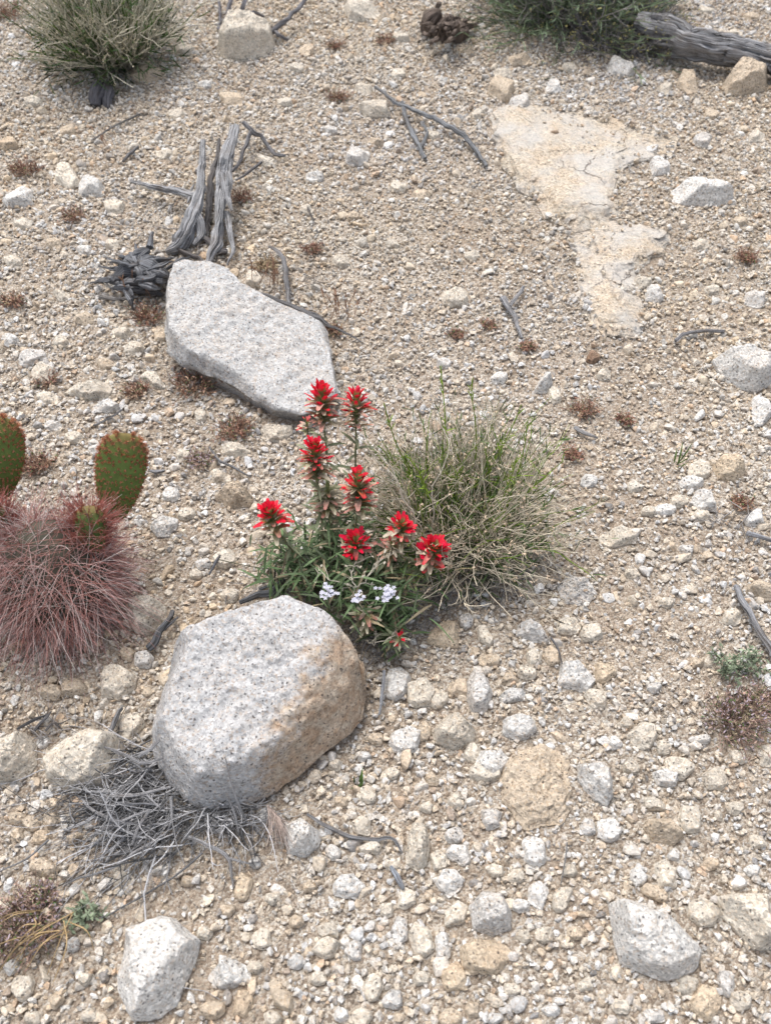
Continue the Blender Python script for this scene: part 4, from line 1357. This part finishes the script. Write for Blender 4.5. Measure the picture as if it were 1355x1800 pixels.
def head(root, top, axis, size, r_, fresh=1.0, nred=30, nlow=18, long=1.0):
    """one flower spike: red-tipped bracts above, hairy pale green ones below"""
    axis = unit(axis)
    s1 = unit(np.cross(axis, [0.2, 1, 0.1])); s2 = np.cross(axis, s1)
    e = empty("flower_head", Vector(top), None, None)
    for k_ in list(e.keys()): del e[k_]
    e.parent = root
    e.location = Vector(top) - root.location
    up_, lo_, co_ = MB(), MB(), MB()
    org = Vector(top)
    prof = lambda t: 0.35 + 0.65 * math.sin(math.pi * min(1, 0.15 + 0.8 * t)) ** 0.9
    for k in range(nred):
        f = k / max(1, nred - 1)                       # 0 at the top
        a = k * 2.399 + r_.normal(0, .15)
        rad = math.cos(a) * s1 + math.sin(a) * s2
        lift = (1 - f) ** 0.8
        p = np.array(top) - axis * size * (0.18 + 0.75 * f * long) + rad * size * 0.07
        d = axis * (0.55 + 1.0 * lift) + rad * (0.5 + 0.75 * f)
        ln = size * r_.uniform(0.5, 0.8) * (0.62 + 0.4 * min(1, f * 1.6))
        red = RED * r_.uniform(.75, 1.1) if r_.uniform() > .25 else RED2
        if fresh < 1: red = red * fresh + PINK * (1 - fresh)
        w = size * r_.uniform(.16, .27)
        split = r_.uniform(.38, .62)

        def cf(t, red=red, split=split):
            m = np.clip((t - split + .12) / .2, 0, 1)
            return (GRN * 1.1 * (1 - m) + red * m)
        up_.blade(p, d, axis + rad * .2, ln, w, cf, None, r_.uniform(-.05, .3), 6, .35, prof)
        for sg in (-1, 1):                              # side lobes
            if r_.uniform() < .55:
                tang = np.cross(axis, rad) * sg
                p2 = p + unit(d) * ln * .4
                up_.blade(p2, unit(d) + tang * .55, axis, ln * .5, w * .55, lambda t, red=red: red, None, .1, 4, .3, prof)
    for k in range(nlow):
        f = k / max(1, nlow - 1)
        a = k * 2.399 + 1 + r_.normal(0, .2)
        rad = math.cos(a) * s1 + math.sin(a) * s2
        p = np.array(top) - axis * size * (0.6 * long + 1.0 * f * long) + rad * size * .06
        d = axis * r_.uniform(.2, .8) + rad
        c0 = PALE * .85 if r_.uniform() < .5 else GRN * .9
        tip = PINK * r_.uniform(.7, 1.1) if r_.uniform() < .38 else (RED * .8 if r_.uniform() < .4 * fresh else PALE)
        lo_.blade(p, d, axis, size * r_.uniform(.4, .8), size * r_.uniform(.16, .27), lambda t, c0=c0, tip=tip: c0 * (1 - t ** 1.5) + tip * t ** 1.5, None, r_.uniform(.1, .5), 5, .4, prof)
        for q in range(6):                              # woolly hairs
            hp = p + unit(d) * size * .4 * r_.uniform(0, 1)
            lo_.tube([hp, hp + r_.normal(0, 1, 3) * size * .055], [.00022, .0001], (.5, .46, .38), 3)
    core = np.array([np.array(top) - axis * size * t for t in (0.1, .4, .8, 1.2 * long, 1.6 * long)])
    co_.tube(core, np.array([.02, .07, .08, .06, .03]) * size, GRN * .9, 7)
    for nm, m_, mt in (("red_bracts", up_, M_PETAL), ("pale_bracts", lo_, M_LEAF), ("core", co_, M_LEAF)):
        if not m_.V: continue
        V = np.concatenate(m_.V) - np.array(top)
        me = mesh_np(nm, V, np.concatenate(m_.L), np.concatenate(m_.Z), True, np.concatenate(m_.K))
        link(nm, me, mt, e)
    return np.array(top) - axis * size * 1.2 * long


def paintbrush():
    r_ = np.random.default_rng(81)
    root = empty("paintbrush_plant", at(605, 1055), "wild paintbrush with bright red flower heads and narrow leaves beside the shrub", "flowering plant")
    # x, y of the crown, height of it, size, fresh, base px, lean
    HD = [(566, 678, .30, .040, 1.0, (590, 1000), 30, 30, 1.0), (626, 688, .285, .036, 1.0, (620, 1005), 28, 22, 1.05), (553, 775, .26, .036, 1.0, (575, 1015), 36, 30, 1.15),
          (630, 832, .235, .036, 1.0, (615, 1030), 26, 34, 1.0), (472, 893, .175, .041, 1.0, (560, 1035), 34, 12, .8), (626, 945, .165, .041, 1.0, (625, 1060), 26, 8, .6),
          (708, 915, .18, .036, 1.0, (650, 1060), 28, 14, .8), (766, 955, .155, .043, 1.0, (665, 1070), 34, 16, .75), (690, 952, .150, .028, .35, (648, 1060), 8, 14, .7),
          (643, 1060, .11, .028, 0.0, (640, 1085), 0, 26, 1.1), (705, 1118, .07, .022, 1.0, (665, 1120), 5, 4, .6), (538, 735, .255, .022, .6, (585, 1005), 5, 8, .8), (575, 838, .20, .034, .2, (590, 1020), 0, 34, 1.2)]
    leaf = MB()
    for (x, y, z, sz, fr, bp, nr, nl, lg) in HD:
        top = npv(at(x, y, z))
        b = npv(at(*bp, 0.0))
        mid = (top + b) / 2 + np.array([0, 0, .02]) + (top - b) * np.array([.12, .12, 0])
        axis = unit(unit(top - mid) * .5 + np.array([0, .42 if lg >= .95 else .12, .7]))
        bot = head(root, top, axis, sz * r_.uniform(.95, 1.1), r_, fr, int(nr * .8), int(nl * 1.5), lg)
        P = spline([b, (b * .6 + bot * .4) + (mid - (top + b) / 2), bot], 10)
        st = MB()
        st.tube(P, np.linspace(.0018, .0013, 10), (np.array([.17, .10, .07])[None] * np.linspace(1, .2, 10)[:, None] + np.array([.15, .19, .08])[None] * np.linspace(0, 1, 10)[:, None]), 6)
        st.build("stem", M_LEAF, root)
        n = 24
        for k in range(n):
            t = .12 + .8 * k / n
            i0 = min(8, int(t * 9))
            p = P[i0] + (P[i0 + 1] - P[i0]) * (t * 9 - i0)
            a = k * 2.399
            d = np.array([math.cos(a), math.sin(a), r_.uniform(.2, .8)])
            c = jitter([.075, .115, .05], r_, .25) * (1 - t * .6) + np.array([.34, .34, .22]) * t * .6
            leaf.blade(p, d, [0, 0, 1], r_.uniform(.025, .045) * (1 - .3 * t), r_.uniform(.004, .006), c, c * 1.3 + [.02, .02, .01], r_.uniform(.1, .6), 6, .25)
    for k in range(850):   # leafy shoots round the base
        w = r_.uniform()
        if w < .33: cx, cy, zz_ = r_.normal(530, 36), r_.normal(990, 28), r_.uniform(.02, .09)
        elif w < .75: cx, cy, zz_ = r_.normal(650, 50), r_.normal(1025, 34), r_.uniform(.02, .12)
        elif w < .87: cx, cy, zz_ = r_.normal(675, 18), r_.normal(1092, 22), r_.uniform(.01, .05)
        else: cx, cy, zz_ = r_.normal(610, 22), r_.normal(930, 40), r_.uniform(.05, .14)
        p = npv(at(cx, cy, zz_))
        a = r_.uniform(0, 2 * math.pi)
        d = np.array([math.cos(a), math.sin(a), r_.uniform(-.1, .9)])
        c = jitter([.06, .10, .04], r_, .4) if r_.uniform() < .85 else jitter([.22, .18, .11], r_, .3)
        leaf.blade(p, d, [0, 0, 1], r_.uniform(.02, .048), r_.uniform(.0022, .0045), c, c * 1.4 + [.02, .02, .01], r_.uniform(-.2, .9), 6, .25)
    stm = MB()
    for k in range(90):
        b = npv(at(r_.normal(610, 40), r_.normal(1030, 26)))
        tip = npv(at(r_.normal(600, 70), r_.normal(1010, 45), r_.uniform(.03, .1)))
        stm.tube(spline([b, (b + tip) / 2 + r_.normal(0, .008, 3), tip], 6), .0009, jitter([.13, .13, .08], r_), 4)
    leaf.build("leaves", M_LEAF, root)
    stm.build("side_shoots", M_LEAF, root)
    return root


paintbrush()

# pale lavender wildflowers below the paintbrush
for k, (x, y, z, n) in enumerate([(576, 1040, .12, 26), (626, 1052, .125, 14), (681, 1043, .13, 34)]):
    r_ = np.random.default_rng(90 + k)
    lab = ["left one of three tiny lilac-white flower clusters below the red flowers", "middle and faintest of three tiny lilac-white flower clusters", "right and fullest of three tiny lilac-white flower clusters below the red flowers"][k]
    root = empty("wildflower", at(x, y + 30), lab, "wildflower", "tiny lilac-white wildflowers")
    c = npv(at(x, y, z))
    pt, st = MB(), MB()
    st.tube(spline([npv(at(x, y + 30)), c + np.array([0, -.01, -.04]), c], 7), .0008, (.15, .18, .10), 5)
    for j in range(n):
        q = c + r_.normal(0, .006, 3) * [1, 1, .5]
        for m_ in range(5):
            a = m_ * 1.2566 + j
            pt.blade(q, [math.cos(a), math.sin(a) * .8, r_.uniform(.1, .7)], [0, 0, 1], .0036, .0028, (.55, .55, .66), (.72, .72, .78), .2, 2, .2)
    pt.build("petals", M_PETAL, root)
    st.build("stem", M_LEAF, root)


# dry pale twiggy skeleton in front of the paintbrush
def skeleton(name, label, segs, seed, col=(.46, .42, .34), seeds=True):
    r_ = np.random.default_rng(seed)
    mb = MB()
    for pts in segs:
        P = spline([npv(at(*p)) for p in pts], 12)
        P = P + .0015 * r_.normal(0, 1, P.shape)
        mb.tube(P, np.linspace(.0011, .0005, 12), jitter(col, r_, .1), 5)
        for j in range(9):
            k0 = r_.integers(3, 11)
            d = unit(P[k0] - P[k0 - 1]) + r_.normal(0, .8, 3)
            P2 = curve_path(P[k0], d, r_.uniform(.008, .028), r_, 5, 0, 1.0)
            mb.tube(P2, np.linspace(.0006, .0003, 5), jitter(col, r_, .1), 4)
            if seeds:
                for _ in range(2):
                    mb.blade(P2[-1], r_.normal(0, 1, 3), r_.normal(0, 1, 3), .005, .003, col, col, .2, 2, .5)
    o_ = mb.build(name, M_STEM, None, at(segs[0][0][0], segs[0][0][1]))
    return tag(o_, label, "dry sprig", "bare dry sprigs among the plants")


skeleton("bare_sprig", "pale bare branching stem hanging across the leaves under the red flowers",
         [[(665, 1095, .04), (640, 1050, .10), (615, 1030, .13), (575, 1015, .13), (555, 1000, .12)], [(622, 1035, .12), (650, 1010, .14), (670, 980, .15)], [(625, 1035, .13), (618, 1010, .14), (625, 985, .15)], [(640, 1125, .05), (660, 1130, .06), (700, 1115, .06)]], 301)
skeleton("bare_sprig", "pale bare zigzag stems in the shrub's lower front edge",
         [[(770, 1040, .03), (800, 1000, .07), (840, 960, .10), (880, 920, .13)], [(780, 1045, .03), (830, 1010, .06), (880, 1000, .07), (905, 985, .08)], [(765, 1010, .06), (800, 960, .10), (820, 930, .12), (800, 890, .14)],
          [(800, 1035, .03), (850, 1035, .04), (880, 1028, .04)], [(790, 990, .06), (850, 975, .08), (870, 940, .1)], [(700, 860, .2), (740, 930, .14), (760, 980, .08)]], 302, (.44, .39, .31))
skeleton("bare_sprig", "long pale arching stem over the shrub's left side",
         [[(740, 980, .05), (720, 900, .16), (690, 830, .22), (660, 790, .24)], [(760, 950, .10), (760, 860, .2), (790, 790, .25), (770, 730, .26)], [(740, 1000, .05), (735, 930, .13), (700, 850, .2), (655, 800, .2)]], 303, (.45, .41, .33), False)


# --- cactus
def pad(root, c, up, face, hgt, wid, thk, nar, seed, skin, spine_fn, taper=.25):
    """one flattened joint with its areoles; c is the middle of its lower edge"""
    up = unit(up); face = np.asarray(face, float); face = unit(face - up * up.dot(face)); sd = np.cross(face, up)
    nu, nv = 64, 48
    th = np.linspace(0, 2 * math.pi, nu, endpoint=False)
    ph = np.linspace(.02, math.pi - .02, nv)
    TH, PH = np.meshgrid(th, ph, indexing='ij')

    def surf(TH, PH, bump=0):
        t = (1 - np.cos(PH)) / 2            # 0 bottom .. 1 top
        w = np.sin(PH) ** .85 * (1 - taper * (1 - t))
        X_ = np.cos(TH) * w * wid / 2
        Y_ = np.sin(TH) * np.sin(PH) ** .8 * thk / 2
        return np.array(c) + X_[..., None] * sd + Y_[..., None] * face + (t * hgt)[..., None] * up
    i = np.arange(nar)
    # areoles in slanting rows over the joint
    rows = max(6, int(math.sqrt(nar * hgt / wid / 2)))
    A = []
    for rI in range(rows):
        phi = math.acos(1 - 2 * (rI + .5) / rows)
        cnt = max(4, int(round(2 * nar / rows * (math.sin(phi) + .12) / 1.5)))
        for q in range(cnt):
            th_ = (q + .5 * (rI % 2) + .08 * math.sin(q * 5.1 + rI)) / cnt * 2 * math.pi
            A.append((th_, min(3.05, max(.08, phi + .16 * math.cos(2 * th_) + .04 * math.sin(q * 7.7 + rI * 3)))))
    A = np.array(A)
    PA = surf(A[:, 0], A[:, 1])
    e = .02
    n1 = surf(A[:, 0] + e, A[:, 1]) - PA
    n2 = surf(A[:, 0], np.clip(A[:, 1] + e, 0, math.pi)) - PA
    NA = np.cross(n2, n1)
    NA /= np.linalg.norm(NA, axis=1)[:, None] + 1e-12
    mid = np.array(c) + up * hgt / 2
    NA *= np.sign(((PA - mid) * NA).sum(1))[:, None]
    V = surf(TH, PH).reshape(-1, 3)
    # tubercles: the skin swells at the areoles
    D = np.full(len(V), 9.0)
    for p in PA: D = np.minimum(D, ((V - p) ** 2).sum(1))
    out = (V - mid) / (np.linalg.norm(V - mid, axis=1)[:, None])
    V = V + out * (np.exp(-D / (.0035 ** 2)) * .0012)[:, None]
    idx = lambda a, b: (a % nu) * nv + b
    ii, jj = np.meshgrid(np.arange(nu), np.arange(nv - 1), indexing='ij')
    F_ = np.stack([idx(ii, jj), idx(ii, jj + 1), idx(ii + 1, jj + 1), idx(ii + 1, jj)], -1).reshape(-1, 4)
    tt = ((1 - np.cos(PH)) / 2).ravel()
    rim = np.abs(np.cos(TH)).ravel() ** 6
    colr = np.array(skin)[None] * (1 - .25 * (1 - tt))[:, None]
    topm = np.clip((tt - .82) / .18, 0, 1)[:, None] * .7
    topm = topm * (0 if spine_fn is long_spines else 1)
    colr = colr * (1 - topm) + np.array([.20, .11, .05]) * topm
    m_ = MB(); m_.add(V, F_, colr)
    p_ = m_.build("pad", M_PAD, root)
    p_['_org'] = list(root.location)
    sp_ = MB(); r_ = np.random.default_rng(seed)
    for p, n_, (ta, pa) in zip(PA, NA, A):
        spine_fn(sp_, p, n_, (1 - math.cos(pa)) / 2, r_)
    V = np.concatenate(sp_.V) - np.array(root.location[:])
    me = mesh_np("spines", V, np.concatenate(sp_.L), np.concatenate(sp_.Z), True, np.concatenate(sp_.K))
    link("spines", me, M_SPINE, p_)
    del p_['_org']
    return p_


def bristles(sp_, p, n_, t, r_):
    k = int(11 + 34 * max(0, t - .6) / .4)
    cc = np.array([.52, .19, .10]) if t < .8 else np.array([.62, .30, .17])
    for _ in range(k):
        d = unit(n_ + r_.normal(0, .55, 3))
        L = r_.uniform(.0025, .0055) * (1 + .4 * (t > .75))
        sp_.tube([p, p + d * L], [.00038, .00015], cc * r_.uniform(.7, 1.3), 3)
    # woolly areole
    for _ in range(4):
        sp_.blade(p + n_ * .0005, r_.normal(0, 1, 3), n_, .0026, .0022, (.46, .22, .13), (.5, .34, .22), .1, 2)


def long_spines(sp_, p, n_, t, r_):
    for _ in range(r_.integers(5, 9) if n_[1] < .1 else r_.integers(11, 18)):
        d = unit(n_ + r_.normal(0, .95 if n_[2] > .5 else .72, 3))
        L = r_.uniform(.03, .10) * (1.25 if n_[1] < -.2 else .8)
        P = [np.array(p)]
        g = r_.uniform(.0, .35)
        for k in range(6):
            d = unit(d + np.array([0, -.05, -g / 3]) + r_.normal(0, .05, 3))
            P.append(P[-1] + d * L / 6)
        P = above(np.array(P), .006)
        w = r_.uniform()
        cc = np.array([.44, .21, .18]) if w < .40 else (np.array([.60, .40, .37]) if w < .76 else (np.array([.66, .58, .54]) if w < .93 else np.array([.17, .08, .07])))
        cc = cc * r_.uniform(.75, 1.2)
        sp_.tube(P, np.linspace(.00048, .0002, 7), cc, 3)
    for _ in range(3):
        sp_.blade(p + n_ * .0005, r_.normal(0, 1, 3), n_, .004, .003, (.38, .30, .27), (.45, .36, .33), .1, 2)


def mid_spines(sp_, p, n_, t, r_):
    bristles(sp_, p, n_, t, r_)
    if t > .25:
        for _ in range(8):
            d = unit(n_ + np.array([0, .2, .6]) + r_.normal(0, .4, 3))
            L = r_.uniform(.015, .045)
            P = np.array([p, p + d * L * .5, p + d * L + r_.normal(0, .002, 3)])
            sp_.tube(P, [.0005, .0004, .0002], np.array([.40, .15, .12]) * r_.uniform(.7, 1.3), 3)


root = empty("prickly_pear_cactus", at(100, 1060), "spiny prickly pear cactus with long reddish spines and green pads at the left edge", "cactus")
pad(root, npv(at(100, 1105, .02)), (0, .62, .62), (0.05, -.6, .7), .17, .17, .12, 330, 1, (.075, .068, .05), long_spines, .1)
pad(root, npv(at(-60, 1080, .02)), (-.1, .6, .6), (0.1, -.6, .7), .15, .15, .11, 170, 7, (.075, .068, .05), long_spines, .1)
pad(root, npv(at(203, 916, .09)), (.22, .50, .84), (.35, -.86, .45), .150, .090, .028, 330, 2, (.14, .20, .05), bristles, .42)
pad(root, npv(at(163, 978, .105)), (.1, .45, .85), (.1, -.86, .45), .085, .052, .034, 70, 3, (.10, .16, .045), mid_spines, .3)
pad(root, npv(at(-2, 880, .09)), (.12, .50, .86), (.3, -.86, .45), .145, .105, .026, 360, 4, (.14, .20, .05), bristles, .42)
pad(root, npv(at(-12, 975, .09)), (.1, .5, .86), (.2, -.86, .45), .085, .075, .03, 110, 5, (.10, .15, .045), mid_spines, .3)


# --- small weeds
def weed(x, y, wpx, label, seed, kind='red', hgt=None, name="dry_weed"):
    r_ = np.random.default_rng(seed)
    b = npv(at(x, y))
    rad = wpx * .5 * mpp(x, y)
    n = int(34 + wpx * 1.5)
    st = MB()
    pal = {'red': [(.26, .13, .09), (.36, .24, .16), (.19, .11, .08)], 'tan': [(.40, .31, .19), (.33, .25, .15), (.22, .15, .09)],
           'lilac': [(.25, .16, .13), (.36, .25, .20), (.32, .26, .17)], 'green': [(.12, .2, .06), (.15, .24, .08), (.08, .13, .04)]}[kind]
    hg = hgt or rad * .9
    for k in range(n):
        a = r_.uniform(0, 2 * math.pi)
        q = r_.uniform(0, .75) * rad
        p = b + np.array([math.cos(a) * q, math.sin(a) * q * .8, 0])
        p[2] = h1(p[0], p[1])
        d = np.array([math.cos(a) * r_.uniform(.2, 1), math.sin(a) * r_.uniform(.2, 1), r_.uniform(.5, 1.3)])
        L = hg * r_.uniform(.5, 1.2)
        c = np.array(pal[r_.integers(0, 3)]) * r_.uniform(.75, 1.25)
        P = above(curve_path(p, d, L, r_, 5, 0, .9), .008)
        st.tube(P, np.linspace(.0007, .0004, 5), c, 3)
        for j in range(r_.poisson(4)):
            k0 = r_.integers(1, 5)
            cl = c * r_.uniform(.9, 1.4)
            if kind == 'lilac' and r_.uniform() < .30: cl = np.array([.42, .34, .38])
            if kind in ('red', 'lilac') and r_.uniform() < .10: cl = np.array([.10, .17, .05])
            st.blade(P[k0], r_.normal(0, 1, 3) + [0, 0, .4], [0, 0, 1], r_.uniform(.003, .007), r_.uniform(.0012, .0024), cl, cl, .3, 2)
    o_ = st.build(name, M_LEAF, None, Vector(b))
    return tag(o_, label, "weed", "small weeds on the gravel")


WD = [(45, 305, 58, "rusty weed with a green heart near the left edge above the grey chips of stone", 'red'), (22, 535, 46, "rusty low weed at the left edge, level with the wedge boulder's top", 'red'),
      (85, 672, 40, "little rusty weed left of the long cream stone", 'red'), (242, 692, 44, "reddish weed just right of the long cream stone", 'red'),
      (415, 762, 66, "wide rusty weed below the wedge boulder", 'red'), (345, 682, 84, "dense brown weed under the overhanging lower edge of the wedge boulder", 'red'),
      (262, 562, 60, "brown weed touching the wedge boulder's left end", 'red'), (428, 352, 40, "orange-brown weed right of the driftwood pair", 'red'),
      (590, 85, 34, "small reddish weed near the top, right of the dark dry branch", 'red'), (676, 76, 36, "small reddish weed left of the brown stump", 'red'),
      (596, 176, 40, "small brown weed left of the forked dark twig's upper end", 'red'), (802, 592, 30, "tiny red weed above the green shrub", 'red'),
      (858, 576, 30, "tiny brown weed left of the short forked stick", 'red'), (926, 614, 32, "tiny weed with green leaves under the short forked stick", 'red'),
      (1022, 726, 50, "red-brown weed beside the small grey splinter", 'red'), (1096, 742, 32, "tiny red weed, right neighbour of the one by the grey splinter", 'red'),
      (1308, 458, 44, "rusty weed with a green leaf near the right edge", 'red'), (550, 442, 36, "thin brown weed right of the dark bent twig", 'red'),
      (1005, 800, 34, "sparse reddish weed at the shrub's right edge", 'red'), (66, 820, 60, "brown dry weed between the two green cactus pads", 'red'),
      (1288, 1272, 120, "large pinkish brown weed with pale flowers at the lower right edge", 'lilac'), (1330, 1235, 70, "pinkish weed behind the large one at the lower right edge", 'lilac'), (45, 1640, 130, "large brown flowering weed at the lower left edge", 'lilac'),
      (70, 1595, 90, "dusky weed just above the large brown one at the lower left edge", 'lilac'), (1300, 890, 40, "small weed with green tips at the right edge above the short grey stick", 'red'), (1240, 1580, 1, "", 'red'),
      (205, 765, 1, "", 'red'), (355, 812, 50, "dark grey-brown weed above the tan wedge stone", 'lilac'), (470, 470, 40, "straw-brown weed beside the dark bent twig", 'tan'), (585, 585, 34, "brown wispy weed at the wedge boulder's right end", 'red'),
      (130, 385, 40, "low brown weed left of the twisted root", 'red'), (225, 250, 1, "", 'red'), (20, 30, 60, "brown weed left of the upper left shrub", 'red')]
for k, (x, y, w, lab, kd) in enumerate(WD):
    if w > 5: weed(x, y, w, lab, 400 + k, kd)

# upright blades and sprigs of green
for k, (x, y, hpx, lab, n) in enumerate([(628, 1382, 26, "tiny tuft of green grass below the front boulder", 9), (1188, 815, 34, "single upright green grass blade right of the shrub", 5),
                                         (1270, 1180, 40, "feathery green sprig above the pinkish weed at right", 26), (1310, 1170, 36, "second green sprig above the pinkish weed, nearer the right edge", 20),
                                         (150, 1608, 34, "small bluish green leafy sprig above the streaked white stone", 24), (1165, 1450, 1, "", 0), (410, 880, 1, "", 0), (300, 1000, 1, "", 0)]):
    if n == 0: continue
    r_ = np.random.default_rng(500 + k)
    mb = MB(); b = npv(at(x, y)); L = hpx * mpp(x, y) * 1.3
    for j in range(n):
        p = b + r_.normal(0, .004 if n < 12 else .010, 3) * [1, 1, 0]
        d = np.array([r_.normal(0.1, .3), r_.normal(0, .3), 1])
        c = jitter([.14, .23, .06] if n < 12 else [.19, .23, .15], r_, .25)
        if n < 12:
            mb.blade(p, d, [0, -1, .2], L * r_.uniform(.6, 1.1), .003, c * .7, c, .25, 5)
        else:
            P = above(curve_path(p, d, L * r_.uniform(.5, 1.1), r_, 5, 0, .7))
            mb.tube(P, .0006, c, 3)
            for m_ in range(6):
                mb.blade(P[r_.integers(1, 5)], r_.normal(0, 1, 3) + [0, 0, .5], [0, 0, 1], .008, .003, c, c * 1.2, .3, 2)
    tag(mb.build("grass_tuft" if n < 12 else "green_sprig", M_LEAF, None, Vector(b)), lab, "grass tuft" if n < 12 else "green sprig", "bits of green on the gravel")

# straw-yellow stems over the lower left weed
st = MB(); r_ = np.random.default_rng(555)
for k in range(16):
    a0 = (r_.uniform(60, 130), r_.uniform(1600, 1640), r_.uniform(.02, .05))
    a1 = (a0[0] + r_.normal(-60, 35), a0[1] + r_.uniform(20, 120), .015)
    P = above(spline([npv(at(*a0)), npv(at((a0[0] + a1[0]) / 2 + r_.normal(0, 10), (a0[1] + a1[1]) / 2 - 10, .045)), npv(at(*a1))], 9), .01)
    st.tube(P, np.linspace(.0009, .0005, 9), np.array([.38, .27, .14]) * r_.uniform(.6, 1.2), 4)
tag(st.build("dry_straw", M_STEM, None, at(90, 1640)), "loose straw-yellow stems draped over the large brown weed at lower left", "straw")

# wiry thin dry grass standing here and there
for k, (x, y, n, lab) in enumerate([(600, 560, 12, "wispy reddish grass stalks at the wedge boulder's right end"), (470, 500, 12, "wispy brown grass stalks behind the wedge boulder"), (255, 520, 10, "wispy stalks below the twisted root"),
                                    (190, 262, 3, "lone orange-brown dry leaf stalk above the driftwood"), (740, 1110, 16, "thin grey dead stalks on the soil under the paintbrush")]):
    mb = MB(); r_ = np.random.default_rng(600 + k)
    for j in range(n):
        p = npv(at(x + r_.normal(0, 16 if n > 4 else 3), y + r_.normal(0, 10 if n > 4 else 2)))
        if k == 4: d = np.array([r_.normal(0, 1), r_.normal(0, 1), .1])
        else: d = np.array([r_.normal(0, .25), r_.normal(0, .25), 1])
        P = above(curve_path(p, d, r_.uniform(.03, .07), r_, 6, 0, .5), .009)
        c = np.array([.30, .18, .12] if k < 4 else [.3, .28, .27]) * r_.uniform(.7, 1.2)
        mb.tube(P, np.linspace(.0008, .0005, 6), c, 4)
        if k < 4:
            for m_ in range(5): mb.blade(P[-1] - (P[-1] - P[-2]) * m_ * .3, unit(P[-1] - P[-2]) + r_.normal(0, .3, 3), [0, -1, 0], .011, .002, c * 1.2, c * 1.3, .1, 2)
    tag(mb.build("dry_grass", M_STEM, None, at(x, y)), lab, "dry grass", "wispy dry grass")

# dark twig litter gathered under the plants and the dead wood
mb = MB(); r_ = np.random.default_rng(808)
for (x, y, rx, ry, n) in [(362, 375, 30, 42, 110), (640, 1115, 34, 22, 90), (750, 1045, 45, 20, 110), (250, 505, 36, 14, 60), (1075, 92, 60, 12, 90), (215, 1335, 34, 26, 70), (470, 1040, 28, 10, 30),
                          (900, 1000, 50, 25, 60), (560, 1030, 30, 16, 50), (340, 650, 34, 14, 50), (205, 128, 60, 8, 60), (500, 500, 24, 14, 30), (85, 1280, 26, 14, 30), (450, 275, 26, 14, 40), (1290, 910, 40, 12, 25)]:
    for k in range(n):
        b = npv(at(r_.normal(x, rx), r_.normal(y, ry), .012))
        a = r_.uniform(0, 6.28)
        P = above(curve_path(b, [math.cos(a), math.sin(a), r_.normal(.05, .15)], r_.gamma(3, .008) + .008, r_, 5, .1, .9), .011)
        c = np.array([.19, .175, .165]) * r_.uniform(.4, 1.7)
        mb.tube(P, np.linspace(1, .5, 5) * r_.uniform(.0005, .0014), c, 4)
tag(mb.build("twig_litter", M_STEM, None, at(500, 900)), "fine dark twig litter scattered under the plants and dead wood", "twig litter", kind='stuff')
